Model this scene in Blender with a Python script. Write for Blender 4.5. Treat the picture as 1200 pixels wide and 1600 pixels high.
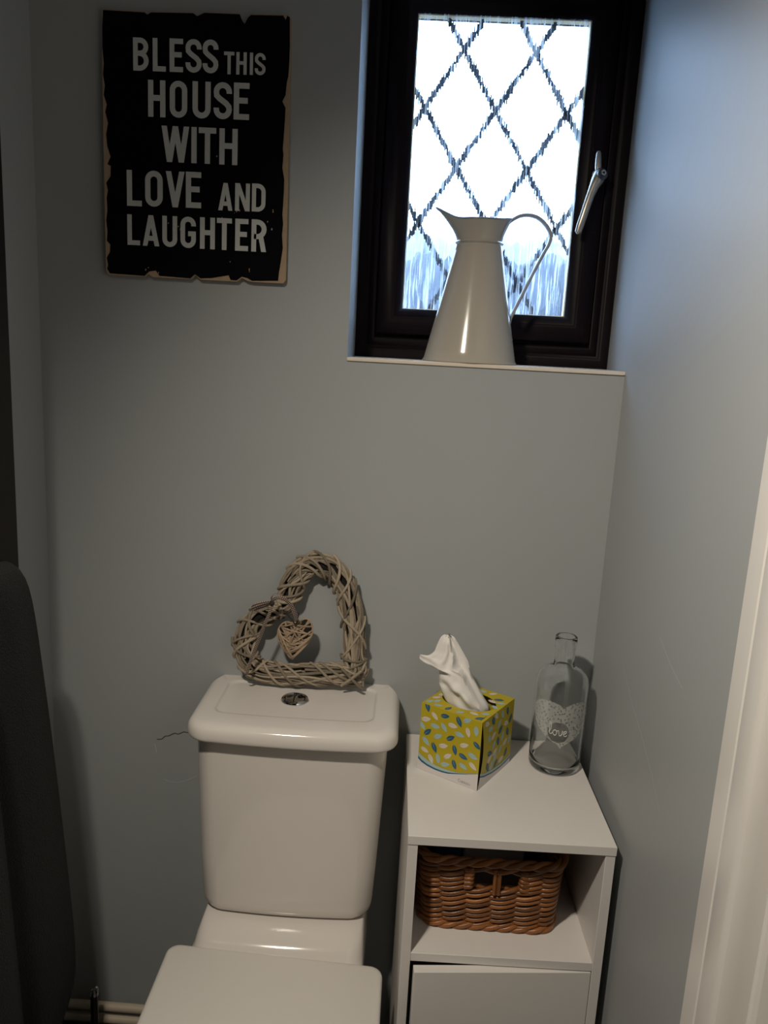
import bpy, bmesh, math, random
from mathutils import Vector, Matrix
from mathutils.geometry import tessellate_polygon
random.seed(7)
PI = math.pi
scene = bpy.context.scene
COL = scene.collection
for o in list(bpy.data.objects):
    bpy.data.objects.remove(o)

# ------------------------------------------------------------------ camera
cam_d = bpy.data.cameras.new('camera')
cam_d.sensor_fit = 'VERTICAL'
cam_d.sensor_height = 32.0
cam_d.lens = 1248.0 / 1600.0 * 32.0
cam_d.clip_start = 0.02
cam = bpy.data.objects.new('camera', cam_d)
COL.objects.link(cam)
CAM_RIGHT = Vector((0.9979, 0.0392, 0.0520)).normalized()
CAM_DOWN = Vector((0.0588, -0.2008, -0.9779))
CAM_DOWN = (CAM_DOWN - CAM_RIGHT * CAM_DOWN.dot(CAM_RIGHT)).normalized()
CAM_FWD = CAM_RIGHT.cross(CAM_DOWN)
if CAM_FWD.y < 0:
    CAM_FWD = -CAM_FWD
rot = Matrix((CAM_RIGHT, -CAM_DOWN, -CAM_FWD)).transposed()
cam.matrix_world = Matrix.Translation((0, -1.47, 1.49)) @ rot.to_4x4()
scene.camera = cam

# ------------------------------------------------------------------ exposure, world, lamps
scene.view_settings.view_transform = 'Standard'
scene.view_settings.look = 'None'
scene.view_settings.exposure = 0.0
scene.view_settings.gamma = 1.0
scene.view_settings.use_curve_mapping = False

SKY = (0.45, 0.67, 1.0)
SKY_STRENGTH = 8.0
world = bpy.data.worlds.new('overcast_sky')
scene.world = world
world.use_nodes = True
bg = world.node_tree.nodes['Background']
bg.inputs['Color'].default_value = (*SKY, 1)
bg.inputs['Strength'].default_value = SKY_STRENGTH

LAMP_COL = (1.0, 0.89, 0.74)
LAMP_W = 23.0
AIM = Vector((0.70, -0.55, 0.34))
for i, (p, f) in enumerate((((-0.405, -1.15, 2.08), 1.0), ((-0.37, -1.18, 2.08), 1.0), ((-0.335, -1.14, 2.08), 0.8))):
    ld = bpy.data.lights.new('ceiling_spot', 'SPOT')
    ld.energy = LAMP_W * f
    ld.color = LAMP_COL
    ld.shadow_soft_size = 0.022
    ld.spot_size = math.radians(125)
    ld.spot_blend = 1.0
    lo = bpy.data.objects.new('ceiling_spot', ld)
    COL.objects.link(lo)
    lo.location = p
    lo.rotation_euler = (AIM - Vector(p)).to_track_quat('-Z', 'Y').to_euler()

# ------------------------------------------------------------------ material helpers
def newmat(name):
    m = bpy.data.materials.new(name)
    m.use_nodes = True
    nt = m.node_tree
    return m, nt, nt.nodes['Principled BSDF'], nt.nodes['Material Output']

def mat(name, col, rough=0.5, metal=0.0, spec=0.5, noise=0.0, nscale=30.0, bump=0.0, bscale=200.0, stretch=None, island=0.0, coat=0.0):
    m, nt, b, out = newmat(name)
    b.inputs['Base Color'].default_value = (*col, 1)
    b.inputs['Roughness'].default_value = rough
    b.inputs['Metallic'].default_value = metal
    b.inputs['Specular IOR Level'].default_value = spec
    b.inputs['Coat Weight'].default_value = coat
    b.inputs['Coat Roughness'].default_value = 0.04
    N, L = nt.nodes, nt.links
    tc = N.new('ShaderNodeTexCoord')
    vec = tc.outputs['Object']
    if stretch:
        mp = N.new('ShaderNodeMapping')
        mp.inputs['Scale'].default_value = stretch
        L.new(vec, mp.inputs['Vector'])
        vec = mp.outputs['Vector']
    if noise or island:
        mx = N.new('ShaderNodeMix'); mx.data_type = 'RGBA'
        mx.inputs['A'].default_value = (*[c * (1 - max(noise, island)) for c in col], 1)
        mx.inputs['B'].default_value = (*[min(1, c * (1 + max(noise, island))) for c in col], 1)
        nz = N.new('ShaderNodeTexNoise')
        nz.inputs['Scale'].default_value = nscale
        nz.inputs['Detail'].default_value = 4
        L.new(vec, nz.inputs['Vector'])
        if island:
            g = N.new('ShaderNodeNewGeometry')
            ad = N.new('ShaderNodeMath'); ad.operation = 'ADD'
            ml = N.new('ShaderNodeMath'); ml.operation = 'MULTIPLY'; ml.inputs[1].default_value = 0.6
            sb = N.new('ShaderNodeMath'); sb.operation = 'SUBTRACT'; sb.inputs[1].default_value = 0.3
            L.new(nz.outputs['Fac'], ml.inputs[0])
            L.new(ml.outputs[0], sb.inputs[0])
            L.new(g.outputs['Random Per Island'], ad.inputs[0])
            L.new(sb.outputs[0], ad.inputs[1])
            L.new(ad.outputs[0], mx.inputs['Factor'])
        else:
            L.new(nz.outputs['Fac'], mx.inputs['Factor'])
        L.new(mx.outputs['Result'], b.inputs['Base Color'])
    if bump:
        n2 = N.new('ShaderNodeTexNoise')
        n2.inputs['Scale'].default_value = bscale
        n2.inputs['Detail'].default_value = 5
        L.new(vec, n2.inputs['Vector'])
        bp = N.new('ShaderNodeBump')
        bp.inputs['Strength'].default_value = bump
        bp.inputs['Distance'].default_value = 0.002
        L.new(n2.outputs['Fac'], bp.inputs['Height'])
        L.new(bp.outputs['Normal'], b.inputs['Normal'])
    return m

WALLC = (0.365, 0.385, 0.395)
M = {}
M['wall'] = mat('pale_blue_grey_paint', WALLC, 0.45, spec=0.20, noise=0.05, nscale=3, bump=0.12, bscale=70)
M['crack'] = mat('plaster_crack', (0.05, 0.055, 0.06), 0.9)
M['scratch'] = mat('paint_scratch', (0.52, 0.56, 0.60), 0.7)
M['ceiling'] = mat('white_ceiling_paint', (0.75, 0.75, 0.73), 0.8, noise=0.03)
M['floor'] = mat('dark_vinyl_floor', (0.06, 0.055, 0.05), 0.5, noise=0.2, nscale=20)
M['sill'] = mat('cream_sill_paint', (0.74, 0.66, 0.56), 0.35, noise=0.05)
M['gloss_white'] = mat('cream_gloss_woodwork', (0.74, 0.72, 0.69), 0.28, noise=0.03, nscale=12)
M['mahogany'] = mat('dark_mahogany_frame', (0.008, 0.0045, 0.0065), 0.40, spec=0.11, noise=0.35, nscale=14, stretch=(1, 1, 0.1), bump=0.08, bscale=60)
M['dark_wood'] = mat('dark_brown_door_wood', (0.014, 0.011, 0.010), 0.5, spec=0.2, noise=0.3, nscale=10, stretch=(1, 1, 0.1))
M['lead'] = mat('window_lead', (0.035, 0.045, 0.06), 0.6)
M['spacer'] = mat('cream_glazing_spacer', (0.74, 0.60, 0.36), 0.5)
M['nickel'] = mat('satin_metal_handle', (0.50, 0.46, 0.40), 0.32, metal=0.9)
M['steel_dark'] = mat('dark_lock_steel', (0.09, 0.09, 0.09), 0.35, metal=0.9)
M['chrome'] = mat('chrome', (0.62, 0.64, 0.66), 0.06, metal=1.0)
M['ceramic'] = mat('white_glazed_ceramic', (0.70, 0.665, 0.63), 0.10, spec=0.55)
M['seat'] = mat('white_seat_plastic', (0.66, 0.64, 0.60), 0.30, spec=0.5)
M['melamine'] = mat('white_melamine_board', (0.70, 0.675, 0.65), 0.45, noise=0.02, nscale=40)
M['enamel'] = mat('cream_white_enamel', (0.43, 0.395, 0.335), 0.14, spec=0.5)
M['enamel_rim'] = mat('grey_enamel_rim', (0.22, 0.25, 0.30), 0.3)
M['enamel_handle'] = mat('backlit_shade_enamel', (0.36, 0.38, 0.42), 0.25)  # blue-grey imitates the backlit shade on the jug handle
M['board'] = mat('bare_tan_board', (0.40, 0.29, 0.19), 0.8, noise=0.2, nscale=80)
M['sign_black'] = mat('black_sign_paint', (0.0025, 0.0025, 0.004), 0.7, spec=0.06, noise=0.3, nscale=300)
M['letter'] = mat('grey_sign_lettering', (0.58, 0.60, 0.585), 0.75, spec=0.1, noise=0.08, nscale=150)
M['willow_grey'] = mat('grey_washed_willow', (0.27, 0.225, 0.168), 0.72, spec=0.3, noise=0.35, nscale=60, island=0.46, bump=0.3, bscale=300)
M['willow_pale'] = mat('pale_willow', (0.33, 0.245, 0.17), 0.72, spec=0.3, island=0.25, nscale=90, bump=0.2, bscale=300)
M['willow_gap_shade'] = mat('dark_willow_gap_shade', (0.008, 0.006, 0.005), 0.9)  # near-black stands in for shade in the gaps between willow strands
M['cord'] = mat('black_cord', (0.02, 0.018, 0.016), 0.8)
M['willow_brown'] = mat('honey_brown_willow', (0.225, 0.082, 0.020), 0.36, spec=0.5, island=0.40, nscale=50, bump=0.2, bscale=300)
M['basket_gap_shade'] = mat('dark_basket_gap_shade', (0.055, 0.022, 0.009), 0.7)  # darkened willow brown, standing for shade inside the basket
M['tissue'] = mat('white_tissue_paper', (0.80, 0.78, 0.75), 0.9, spec=0.1, bump=0.15, bscale=400)
M['tissue'].node_tree.nodes['Principled BSDF'].inputs['Subsurface Weight'].default_value = 0.1
M['tissue'].node_tree.nodes['Principled BSDF'].inputs['Subsurface Radius'].default_value = (0.004, 0.004, 0.004)
M['box_yellow'] = mat('mustard_yellow_card', (0.47, 0.375, 0.012), 0.5, noise=0.03)
M['box_white'] = mat('white_card', (0.66, 0.63, 0.62), 0.5)
M['box_navy'] = mat('teal_blue_print', (0.025, 0.105, 0.19), 0.5)
M['box_light'] = mat('pale_blue_print', (0.36, 0.50, 0.50), 0.5)
M['box_cream'] = mat('cream_leaf_print', (0.66, 0.60, 0.52), 0.5)
M['box_vein'] = mat('grey_leaf_vein_print', (0.38, 0.40, 0.36), 0.5)
M['box_inside'] = mat('grey_card_inside', (0.20, 0.18, 0.14), 0.8)
M['print_grey'] = mat('grey_print', (0.32, 0.32, 0.34), 0.6)
M['packet_white'] = mat('white_packet', (0.48, 0.44, 0.46), 0.6)
M['packet_blue'] = mat('dark_blue_packet', (0.03, 0.07, 0.13), 0.4, noise=0.8, nscale=25)
M['pipe_cream'] = mat('cream_pipe_paint', (0.55, 0.47, 0.37), 0.4, noise=0.1)
M['pipe_dark'] = mat('black_pipe', (0.012, 0.012, 0.013), 0.3)
M['hedge'] = mat('haze_tinted_foliage', (0.085, 0.095, 0.115), 0.9, noise=0.35, nscale=4)  # distance haze mixed into the foliage colour
M['pale_trees'] = mat('pale_haze_tinted_foliage', (0.27, 0.29, 0.31), 0.9, noise=0.2, nscale=3)  # paler still, heavier haze painted into the far row
M['ground'] = mat('outdoor_ground', (0.16, 0.17, 0.18), 0.9)

def towel_mat():
    m, nt, b, out = newmat('dark_grey_terry_towel')
    N, L = nt.nodes, nt.links
    b.inputs['Base Color'].default_value = (0.016, 0.016, 0.017, 1)
    b.inputs['Roughness'].default_value = 0.95
    b.inputs['Specular IOR Level'].default_value = 0.1
    b.inputs['Sheen Weight'].default_value = 0.06
    tc = N.new('ShaderNodeTexCoord')
    nz = N.new('ShaderNodeTexNoise'); nz.inputs['Scale'].default_value = 420; nz.inputs['Detail'].default_value = 3
    L.new(tc.outputs['Object'], nz.inputs['Vector'])
    bp = N.new('ShaderNodeBump'); bp.inputs['Strength'].default_value = 0.9; bp.inputs['Distance'].default_value = 0.004
    L.new(nz.outputs['Fac'], bp.inputs['Height'])
    L.new(bp.outputs['Normal'], b.inputs['Normal'])
    return m
M['towel'] = towel_mat()

def gingham():
    m, nt, b, out = newmat('brown_gingham_ribbon')
    N, L = nt.nodes, nt.links
    uv = N.new('ShaderNodeUVMap')
    sep = N.new('ShaderNodeSeparateXYZ')
    L.new(uv.outputs['UV'], sep.inputs[0])
    outs = []
    for ax in (0, 1):
        fr = N.new('ShaderNodeMath'); fr.operation = 'FRACT'
        L.new(sep.outputs[ax], fr.inputs[0])
        gt = N.new('ShaderNodeMath'); gt.operation = 'GREATER_THAN'; gt.inputs[1].default_value = 0.5
        L.new(fr.outputs[0], gt.inputs[0])
        outs.append(gt)
    ad = N.new('ShaderNodeMath'); ad.operation = 'ADD'
    L.new(outs[0].outputs[0], ad.inputs[0]); L.new(outs[1].outputs[0], ad.inputs[1])
    hf = N.new('ShaderNodeMath'); hf.operation = 'MULTIPLY'; hf.inputs[1].default_value = 0.5
    L.new(ad.outputs[0], hf.inputs[0])
    cr = N.new('ShaderNodeValToRGB')
    cr.color_ramp.interpolation = 'CONSTANT'
    cr.color_ramp.elements[0].position = 0.0; cr.color_ramp.elements[0].color = (0.55, 0.45, 0.37, 1)
    cr.color_ramp.elements[1].position = 0.45; cr.color_ramp.elements[1].color = (0.075, 0.045, 0.042, 1)
    e = cr.color_ramp.elements.new(0.9); e.color = (0.022, 0.014, 0.014, 1)
    L.new(hf.outputs[0], cr.inputs['Fac'])
    L.new(cr.outputs['Color'], b.inputs['Base Color'])
    b.inputs['Roughness'].default_value = 0.85
    return m
M['gingham'] = gingham()

def bottle_glass():
    m, nt, b, out = newmat('clear_bottle_glass')
    b.inputs['Base Color'].default_value = (0.985, 0.995, 0.990, 1)
    b.inputs['Roughness'].default_value = 0.0
    b.inputs['IOR'].default_value = 1.46
    b.inputs['Transmission Weight'].default_value = 1.0
    return m
M['glass'] = bottle_glass()

def frosted_print():
    m, nt, b, out = newmat('frosted_white_print')
    N, L = nt.nodes, nt.links
    tr = N.new('ShaderNodeBsdfTransparent')
    df = N.new('ShaderNodeBsdfDiffuse'); df.inputs['Color'].default_value = (0.70, 0.72, 0.68, 1)
    tc = N.new('ShaderNodeTexCoord')
    vo = N.new('ShaderNodeTexVoronoi'); vo.inputs['Scale'].default_value = 210
    L.new(tc.outputs['Object'], vo.inputs['Vector'])
    cr = N.new('ShaderNodeValToRGB')
    cr.color_ramp.elements[0].position = 0.28; cr.color_ramp.elements[0].color = (0.05, 0.05, 0.05, 1)
    cr.color_ramp.elements[1].position = 0.36; cr.color_ramp.elements[1].color = (0.36, 0.36, 0.36, 1)
    L.new(vo.outputs['Distance'], cr.inputs['Fac'])
    mx = N.new('ShaderNodeMixShader')
    L.new(cr.outputs['Color'], mx.inputs[0])
    L.new(tr.outputs[0], mx.inputs[1]); L.new(df.outputs[0], mx.inputs[2])
    L.new(mx.outputs[0], out.inputs['Surface'])
    return m
M['frost'] = frosted_print()
M['script_white'] = mat('white_script_print', (0.72, 0.74, 0.70), 0.7)

def rain_glass():
    # textured privacy glass: mostly clear, with vertical rippled streaks that scatter the daylight
    m, nt, b, out = newmat('rippled_privacy_glass')
    N, L = nt.nodes, nt.links
    tc = N.new('ShaderNodeTexCoord')
    mp = N.new('ShaderNodeMapping'); mp.inputs['Scale'].default_value = (330, 330, 13)
    L.new(tc.outputs['Object'], mp.inputs['Vector'])
    nz = N.new('ShaderNodeTexNoise'); nz.inputs['Scale'].default_value = 1.0; nz.inputs['Detail'].default_value = 4; nz.inputs['Roughness'].default_value = 0.6
    L.new(mp.outputs['Vector'], nz.inputs['Vector'])
    cr = N.new('ShaderNodeValToRGB')
    cr.color_ramp.elements[0].position = 0.49; cr.color_ramp.elements[0].color = (0.02, 0.02, 0.02, 1)
    cr.color_ramp.elements[1].position = 0.62; cr.color_ramp.elements[1].color = (0.66, 0.66, 0.66, 1)
    L.new(nz.outputs['Fac'], cr.inputs['Fac'])
    tr = N.new('ShaderNodeBsdfTransparent'); tr.inputs['Color'].default_value = (0.97, 0.98, 1, 1)
    tl = N.new('ShaderNodeBsdfTranslucent'); tl.inputs['Color'].default_value = (0.85, 0.88, 0.92, 1)
    mx = N.new('ShaderNodeMixShader')
    L.new(cr.outputs['Color'], mx.inputs[0]); L.new(tr.outputs[0], mx.inputs[1]); L.new(tl.outputs[0], mx.inputs[2])
    gl = N.new('ShaderNodeBsdfGlossy'); gl.inputs['Roughness'].default_value = 0.12
    fr = N.new('ShaderNodeFresnel'); fr.inputs['IOR'].default_value = 1.35
    m2 = N.new('ShaderNodeMixShader')
    L.new(fr.outputs[0], m2.inputs[0]); L.new(mx.outputs[0], m2.inputs[1]); L.new(gl.outputs[0], m2.inputs[2])
    L.new(m2.outputs[0], out.inputs['Surface'])
    return m
M['rain_glass'] = rain_glass()

# ------------------------------------------------------------------ mesh builder
class MB:
    def __init__(s):
        s.v = []; s.f = []; s.mi = []; s.uv = {}
    def face(s, idx, mi=0, uv=None):
        if uv: s.uv[len(s.f)] = uv
        s.f.append(tuple(idx)); s.mi.append(mi)
    def add(s, pts):
        i = len(s.v); s.v += [tuple(p) for p in pts]; return i
    def box(s, a, b, mi=0):
        x0, y0, z0 = a; x1, y1, z1 = b
        i = s.add([(x0,y0,z0),(x1,y0,z0),(x1,y1,z0),(x0,y1,z0),(x0,y0,z1),(x1,y0,z1),(x1,y1,z1),(x0,y1,z1)])
        for q in ((0,3,2,1),(4,5,6,7),(0,1,5,4),(1,2,6,5),(2,3,7,6),(3,0,4,7)):
            s.face([i+k for k in q], mi)
    def loft(s, rings, closed=True, cap0=True, cap1=True, mi=0):
        n = len(rings[0]); st = [s.add(r) for r in rings]
        m = n if closed else n - 1
        for a in range(len(rings) - 1):
            for k in range(m):
                k2 = (k + 1) % n
                s.face((st[a]+k, st[a]+k2, st[a+1]+k2, st[a+1]+k), mi)
        if cap0: s.face([st[0]+k for k in reversed(range(n))], mi)
        if cap1: s.face([st[-1]+k for k in range(n)], mi)
    def tube(s, pts, r, sides=6, closed=False, mi=0):
        P = [Vector(p) for p in pts]; n = len(P); rings = []
        up = None
        if closed:
            cen = sum(P, Vector()) / n; ref = Vector()
            for i in range(n): ref += (P[i-1]-cen).cross(P[i]-cen)
            ref.normalize()
        for i in range(n):
            if closed: t = P[(i+1) % n] - P[i-1]
            else: t = P[min(i+1, n-1)] - P[max(i-1, 0)]
            if t.length < 1e-9: t = Vector((0, 0, 1))
            t.normalize()
            if up is None:
                up = Vector((0, 1, 0)) if abs(t.y) < 0.9 else Vector((1, 0, 0))
            if closed: up = ref.copy()     # fixed reference so that the loop closes without a twist
            up = (up - t * up.dot(t))
            if up.length < 1e-6: up = t.orthogonal()
            up.normalize(); w = t.cross(up)
            rr = r[i] if isinstance(r, (list, tuple)) else r
            rings.append([P[i] + (up * math.cos(2*PI*k/sides) + w * math.sin(2*PI*k/sides)) * rr for k in range(sides)])
        if closed: rings.append(rings[0]); s.loft(rings, True, False, False, mi)
        else: s.loft(rings, True, True, True, mi)
    def poly(s, pts, mi=0, flip=False):
        # arbitrary planar outline, triangulated
        P = [Vector(p) for p in pts]
        i = s.add(P)
        for t in tessellate_polygon([P]):
            t = list(t)
            if flip: t.reverse()
            s.face([i+k for k in t], mi)
    def prism(s, outline, back, mi=0):
        # outline: list of points (front), back: offset vector
        P = [Vector(p) for p in outline]; bk = Vector(back); n = len(P)
        i = s.add(P); j = s.add([p + bk for p in P])
        for t in tessellate_polygon([P]):
            s.face([i+k for k in t], mi); s.face([j+k for k in reversed(t)], mi)
        for k in range(n):
            k2 = (k+1) % n
            s.face((i+k, j+k, j+k2, i+k2), mi)
    def build(s, name, mats, parent=None, smooth=True, angle=35, bevel=0.0, recalc=True, subsurf=0):
        me = bpy.data.meshes.new(name)
        org = Vector((0, 0, 0))
        if parent is not None:
            p = parent
            while p is not None:
                org += p.location; p = p.parent
        me.from_pydata([tuple(Vector(v) - org) for v in s.v], [], s.f)
        if not isinstance(mats, (list, tuple)): mats = [mats]
        for m in mats: me.materials.append(m)
        for p, k in zip(me.polygons, s.mi): p.material_index = k
        if s.uv:
            ul = me.uv_layers.new(name='UVMap')
            for p in me.polygons:
                u = s.uv.get(p.index)
                if u:
                    for li, c in zip(p.loop_indices, u): ul.data[li].uv = c
        bm = bmesh.new(); bm.from_mesh(me)
        if recalc: bmesh.ops.recalc_face_normals(bm, faces=bm.faces)
        if smooth:
            for f in bm.faces: f.smooth = True
            for e in bm.edges:
                if len(e.link_faces) == 2 and e.calc_face_angle(0) > math.radians(angle): e.smooth = False
        bm.to_mesh(me); bm.free()
        ob = bpy.data.objects.new(name, me)
        COL.objects.link(ob)
        if parent is not None: ob.parent = parent
        if bevel:
            bv = ob.modifiers.new('bevel', 'BEVEL'); bv.width = bevel; bv.segments = 2; bv.limit_method = 'ANGLE'
            bv.angle_limit = math.radians(40)
            bv.harden_normals = False
        if subsurf:
            ss = ob.modifiers.new('subsurf', 'SUBSURF'); ss.levels = subsurf; ss.render_levels = subsurf
        return ob

def thing(name, loc, label=None, cat=None, group=None, kind=None):
    o = bpy.data.objects.new(name, None)
    o.empty_display_size = 0.05
    COL.objects.link(o); o.location = loc
    return tag(o, label, cat, group, kind)
def tag(o, label=None, cat=None, group=None, kind=None):
    if label: o['label'] = label
    if cat: o['category'] = cat
    if group: o['group'] = group
    if kind: o['kind'] = kind
    return o
def struct(o, label=None): return tag(o, label, None, None, 'structure')

def rrect(x0, x1, y0, y1, r, z, bow=0.0, n=6):
    # rounded rectangle ring, front edge (y0) bowed outwards
    pts = []
    r = min(r, (x1-x0)/2-1e-4, (y1-y0)/2-1e-4)
    for cx, cy, a0 in ((x1-r, y0+r, -PI/2), (x1-r, y1-r, 0), (x0+r, y1-r, PI/2), (x0+r, y0+r, PI)):
        for k in range(n+1):
            a = a0 + PI/2*k/n
            pts.append([cx + r*math.cos(a), cy + r*math.sin(a), z])
    # extra points along the front edge
    a, b = pts[-1], pts[0]
    for k in range(1, 8):
        t = k/8
        pts.append([a[0]+(b[0]-a[0])*t, a[1]+(b[1]-a[1])*t, z])
    mid, half = (x0+x1)/2, (x1-x0)/2
    for p in pts:
        if bow:
            u = (p[0]-mid)/half; w = (y1-p[1])/(y1-y0)
            p[1] -= bow*(1-u*u)*max(0, w)
    return [tuple(p) for p in pts]

def catmull(pts, n=8, closed=False):
    P = [Vector(p) for p in pts]; out = []; m = len(P)
    for i in range(m if closed else m-1):
        g = lambda k: P[k % m] if closed else P[max(0, min(m-1, k))]
        a, b, c, d = g(i-1), g(i), g(i+1), g(i+2)
        for k in range(n):
            t = k/n
            out.append(0.5*((2*b)+(c-a)*t+(2*a-5*b+4*c-d)*t*t+(3*b-a-3*c+d)*t*t*t))
    if not closed: out.append(P[-1])
    return out

# ------------------------------------------------------------------ room shell
XL, XR = -0.687, 0.377
YF = -2.0
ZC = 2.38
OX0, OX1, OZ0, OZ1 = -0.123, XR, 1.462, 2.19     # window opening
WT = 0.30                                        # wall thickness
b = MB()
b.box((XL-0.1, 0, 0), (OX0, WT, ZC))
b.box((OX0, 0, 0), (XR, WT, OZ0))
b.box((OX0, 0, OZ1), (XR, WT, ZC))
def wall_line(pts, w, mi, y=-0.0006):
    for (x0, z0), (x1, z1) in zip(pts, pts[1:]):
        d = Vector((x1-x0, 0, z1-z0)); n = Vector((-d.z, 0, d.x)).normalized() * w
        i = b.add([(x0-n.x, y, z0-n.z), (x1-n.x, y, z1-n.z), (x1+n.x, y, z1+n.z), (x0+n.x, y, z0+n.z)])
        b.face((i, i+1, i+2, i+3), mi)
wall_line([(-0.352, 0.720), (-0.385, 0.7145), (-0.405, 0.712), (-0.413, 0.709), (-0.421, 0.7105), (-0.432, 0.7045), (-0.440, 0.7062), (-0.452, 0.699), (-0.459, 0.6985), (-0.466, 0.691), (-0.476, 0.690)], 0.0008, 1)
wall_line([(-0.480, 0.680), (-0.478, 0.668), (-0.476, 0.660)], 0.0006, 2)
wall_line([(-0.461, 0.6025), (-0.451, 0.598), (-0.437, 0.5965), (-0.421, 0.600), (-0.405, 0.608), (-0.396, 0.614)], 0.0007, 2)
struct(b.build('wall_back', [M['wall'], M['crack'], M['scratch']], smooth=False, recalc=False), 'pale blue grey back wall with window recess and hairline crack')
b = MB(); b.box((XL-0.1, YF, 0), (XL, 0, ZC)); struct(b.build('wall_left', M['wall'], smooth=False), 'pale blue grey left wall')
b = MB()
b.loft([[(XR, -0.66, z), (XR+0.1, -0.66, z), (XR+0.1, WT, z), (XR+0.012, WT, z), (XR, 0.0, z)] for z in (0, ZC)])
b.box((XR, YF, 0), (XR+0.1, -1.56, ZC))
b.box((XR, -1.56, 2.05), (XR+0.1, -0.66, ZC))
# scratches in the paint of the right wall
def rwall_line(pts, w):
    for (y0, z0), (y1, z1) in zip(pts, pts[1:]):
        i = b.add([(XR-0.0005, y0, z0-w), (XR-0.0005, y1, z1-w), (XR-0.0005, y1, z1+w), (XR-0.0005, y0, z0+w)])
        b.face((i, i+1, i+2, i+3), 1)
rwall_line([(-0.20, 0.99), (-0.27, 0.955), (-0.33, 0.935), (-0.40, 0.905), (-0.45, 0.875)], 0.0006)
rwall_line([(-0.36, 1.10), (-0.42, 1.08), (-0.47, 1.07)], 0.0005)
struct(b.build('wall_right', [M['wall'], M['scratch']], smooth=False, recalc=True), 'pale blue grey right wall beside the window recess')
b = MB(); b.box((XL-0.1, YF-0.1, 0), (XR+0.1, YF, ZC)); struct(b.build('wall_front', M['dark_wood'], smooth=False))  # wall out of view, given dark wood to cut bounced light
b = MB(); b.box((XL-0.1, YF-0.1, -0.1), (XR+0.1, WT, 0)); struct(b.build('floor', M['floor'], smooth=False))
b = MB(); b.box((XL-0.1, YF-0.1, ZC), (XR+0.1, WT, ZC+0.1)); struct(b.build('ceiling', M['ceiling'], smooth=False))

# window sill board
b = MB(); b.box((OX0-0.001, -0.004, 1.461), (XR+0.0, 0.25, 1.468))
struct(b.build('trim_1', M['sill'], bevel=0.0015), 'thin cream sill edge under the window')

# door casing (profile run up the wall) and white door on the right
prof = [(0.377,-0.645),(0.3605,-0.648),(0.360,-0.652),(0.3600,-0.681),(0.3612,-0.6835),(0.3595,-0.687),(0.3575,-0.693),(0.3560,-0.722),(0.3565,-0.729),(0.359,-0.7345),(0.3635,-0.738),(0.372,-0.740),
        (0.402,-0.742),(0.402,-0.790),(0.372,-0.790),(0.3640,-0.7895),(0.3605,-0.7915),(0.3595,-0.795),(0.3610,-0.799),(0.3650,-0.8015),(0.374,-0.8025),(0.390,-0.803),(0.4500,-0.803),(0.4500,-0.645)]
b = MB()
b.loft([[(x, y, z) for x, y in prof] for z in (0.0, 2.06)])
struct(b.build('trim_2', M['gloss_white'], angle=25), 'cream moulded door casing on the right wall')
b = MB(); b.box((0.392, -1.56, 0.003), (0.430, -0.8035, 2.045))
struct(b.build('door_2', M['gloss_white'], bevel=0.002), 'white door beyond the cream casing')

# dark door standing open along the left wall
d1 = MB()
d1.box((-0.642, -1.05, 0.008), (-0.600, -0.284, 1.985))
dr = d1.build('door_1', M['dark_wood'], bevel=0.003)
struct(dr, 'dark brown door standing open along the left wall')

# ------------------------------------------------------------------ window
W = thing('window_1', (0.127, 0.13, 1.468), 'dark mahogany casement window with diamond leaded rippled glass', None, None, 'structure')
def frame_mesh(x0, x1, z0, z1, prof):
    m = MB(); st = []
    for ins, y in prof:
        st.append(m.add([(x0+ins, y, z0+ins), (x1-ins, y, z0+ins), (x1-ins, y, z1-ins), (x0+ins, y, z1-ins)]))
    for a in range(len(st)-1):
        for k in range(4):
            k2 = (k+1) % 4
            m.face((st[a]+k, st[a]+k2, st[a+1]+k2, st[a+1]+k))
    return m
DY = 0.036
FX0, FX1, FZ0, FZ1 = -0.1245, 0.3840, 1.4682, 2.204
def wback(m):
    # set the joinery at its depth in the recess
    m.v = [(x, y+DY, z) for x, y, z in m.v]; return m
fm = frame_mesh(FX0, FX1, FZ0, FZ1, [(0, .20), (0, .136), (.002, .132), (.016, .132), (.019, .136), (.024, .138), (.028, .1345), (.038, .1345), (.041, .139), (.043, .150), (.056, .150), (.056, .20)])
wback(fm).build('window_frame', M['mahogany'], W, recalc=False, angle=60)
sx0, sx1, sz0, sz1 = FX0+.0415, FX1-.0415, FZ0+.0475, FZ1-.0485
sm = frame_mesh(sx0, sx1, sz0, sz1, [(0, .165), (0, .132), (.0025, .128), (.028, .127), (.031, .1285), (.0335, .1285), (.036, .130), (.045, .137), (.048, .143), (.0505, .145), (.0505, .185)])
sash = wback(sm).build('sash', M['mahogany'], W, recalc=False, angle=60)
gx0, gx1, gz0, gz1 = sx0+.0495, sx1-.0495, sz0+.0495, sz1-.0495
sp = frame_mesh(gx0-.001, gx1+.001, gz0-.001, gz1+.001, [(0, .153), (.004, .153), (.004, .171), (0, .171)])
wback(sp).build('spacer_bar', M['spacer'], sash, smooth=False)
g = MB(); i = g.add([(gx0, .150, gz0), (gx1, .150, gz0), (gx1, .150, gz1), (gx0, .150, gz1)]); g.face((i, i+1, i+2, i+3))
j = g.add([(gx0, .1535, gz0), (gx1, .1535, gz0), (gx1, .1535, gz1), (gx0, .1535, gz1)]);
wback(g).build('glass_pane', M['rain_glass'], sash, smooth=False, recalc=False)

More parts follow.
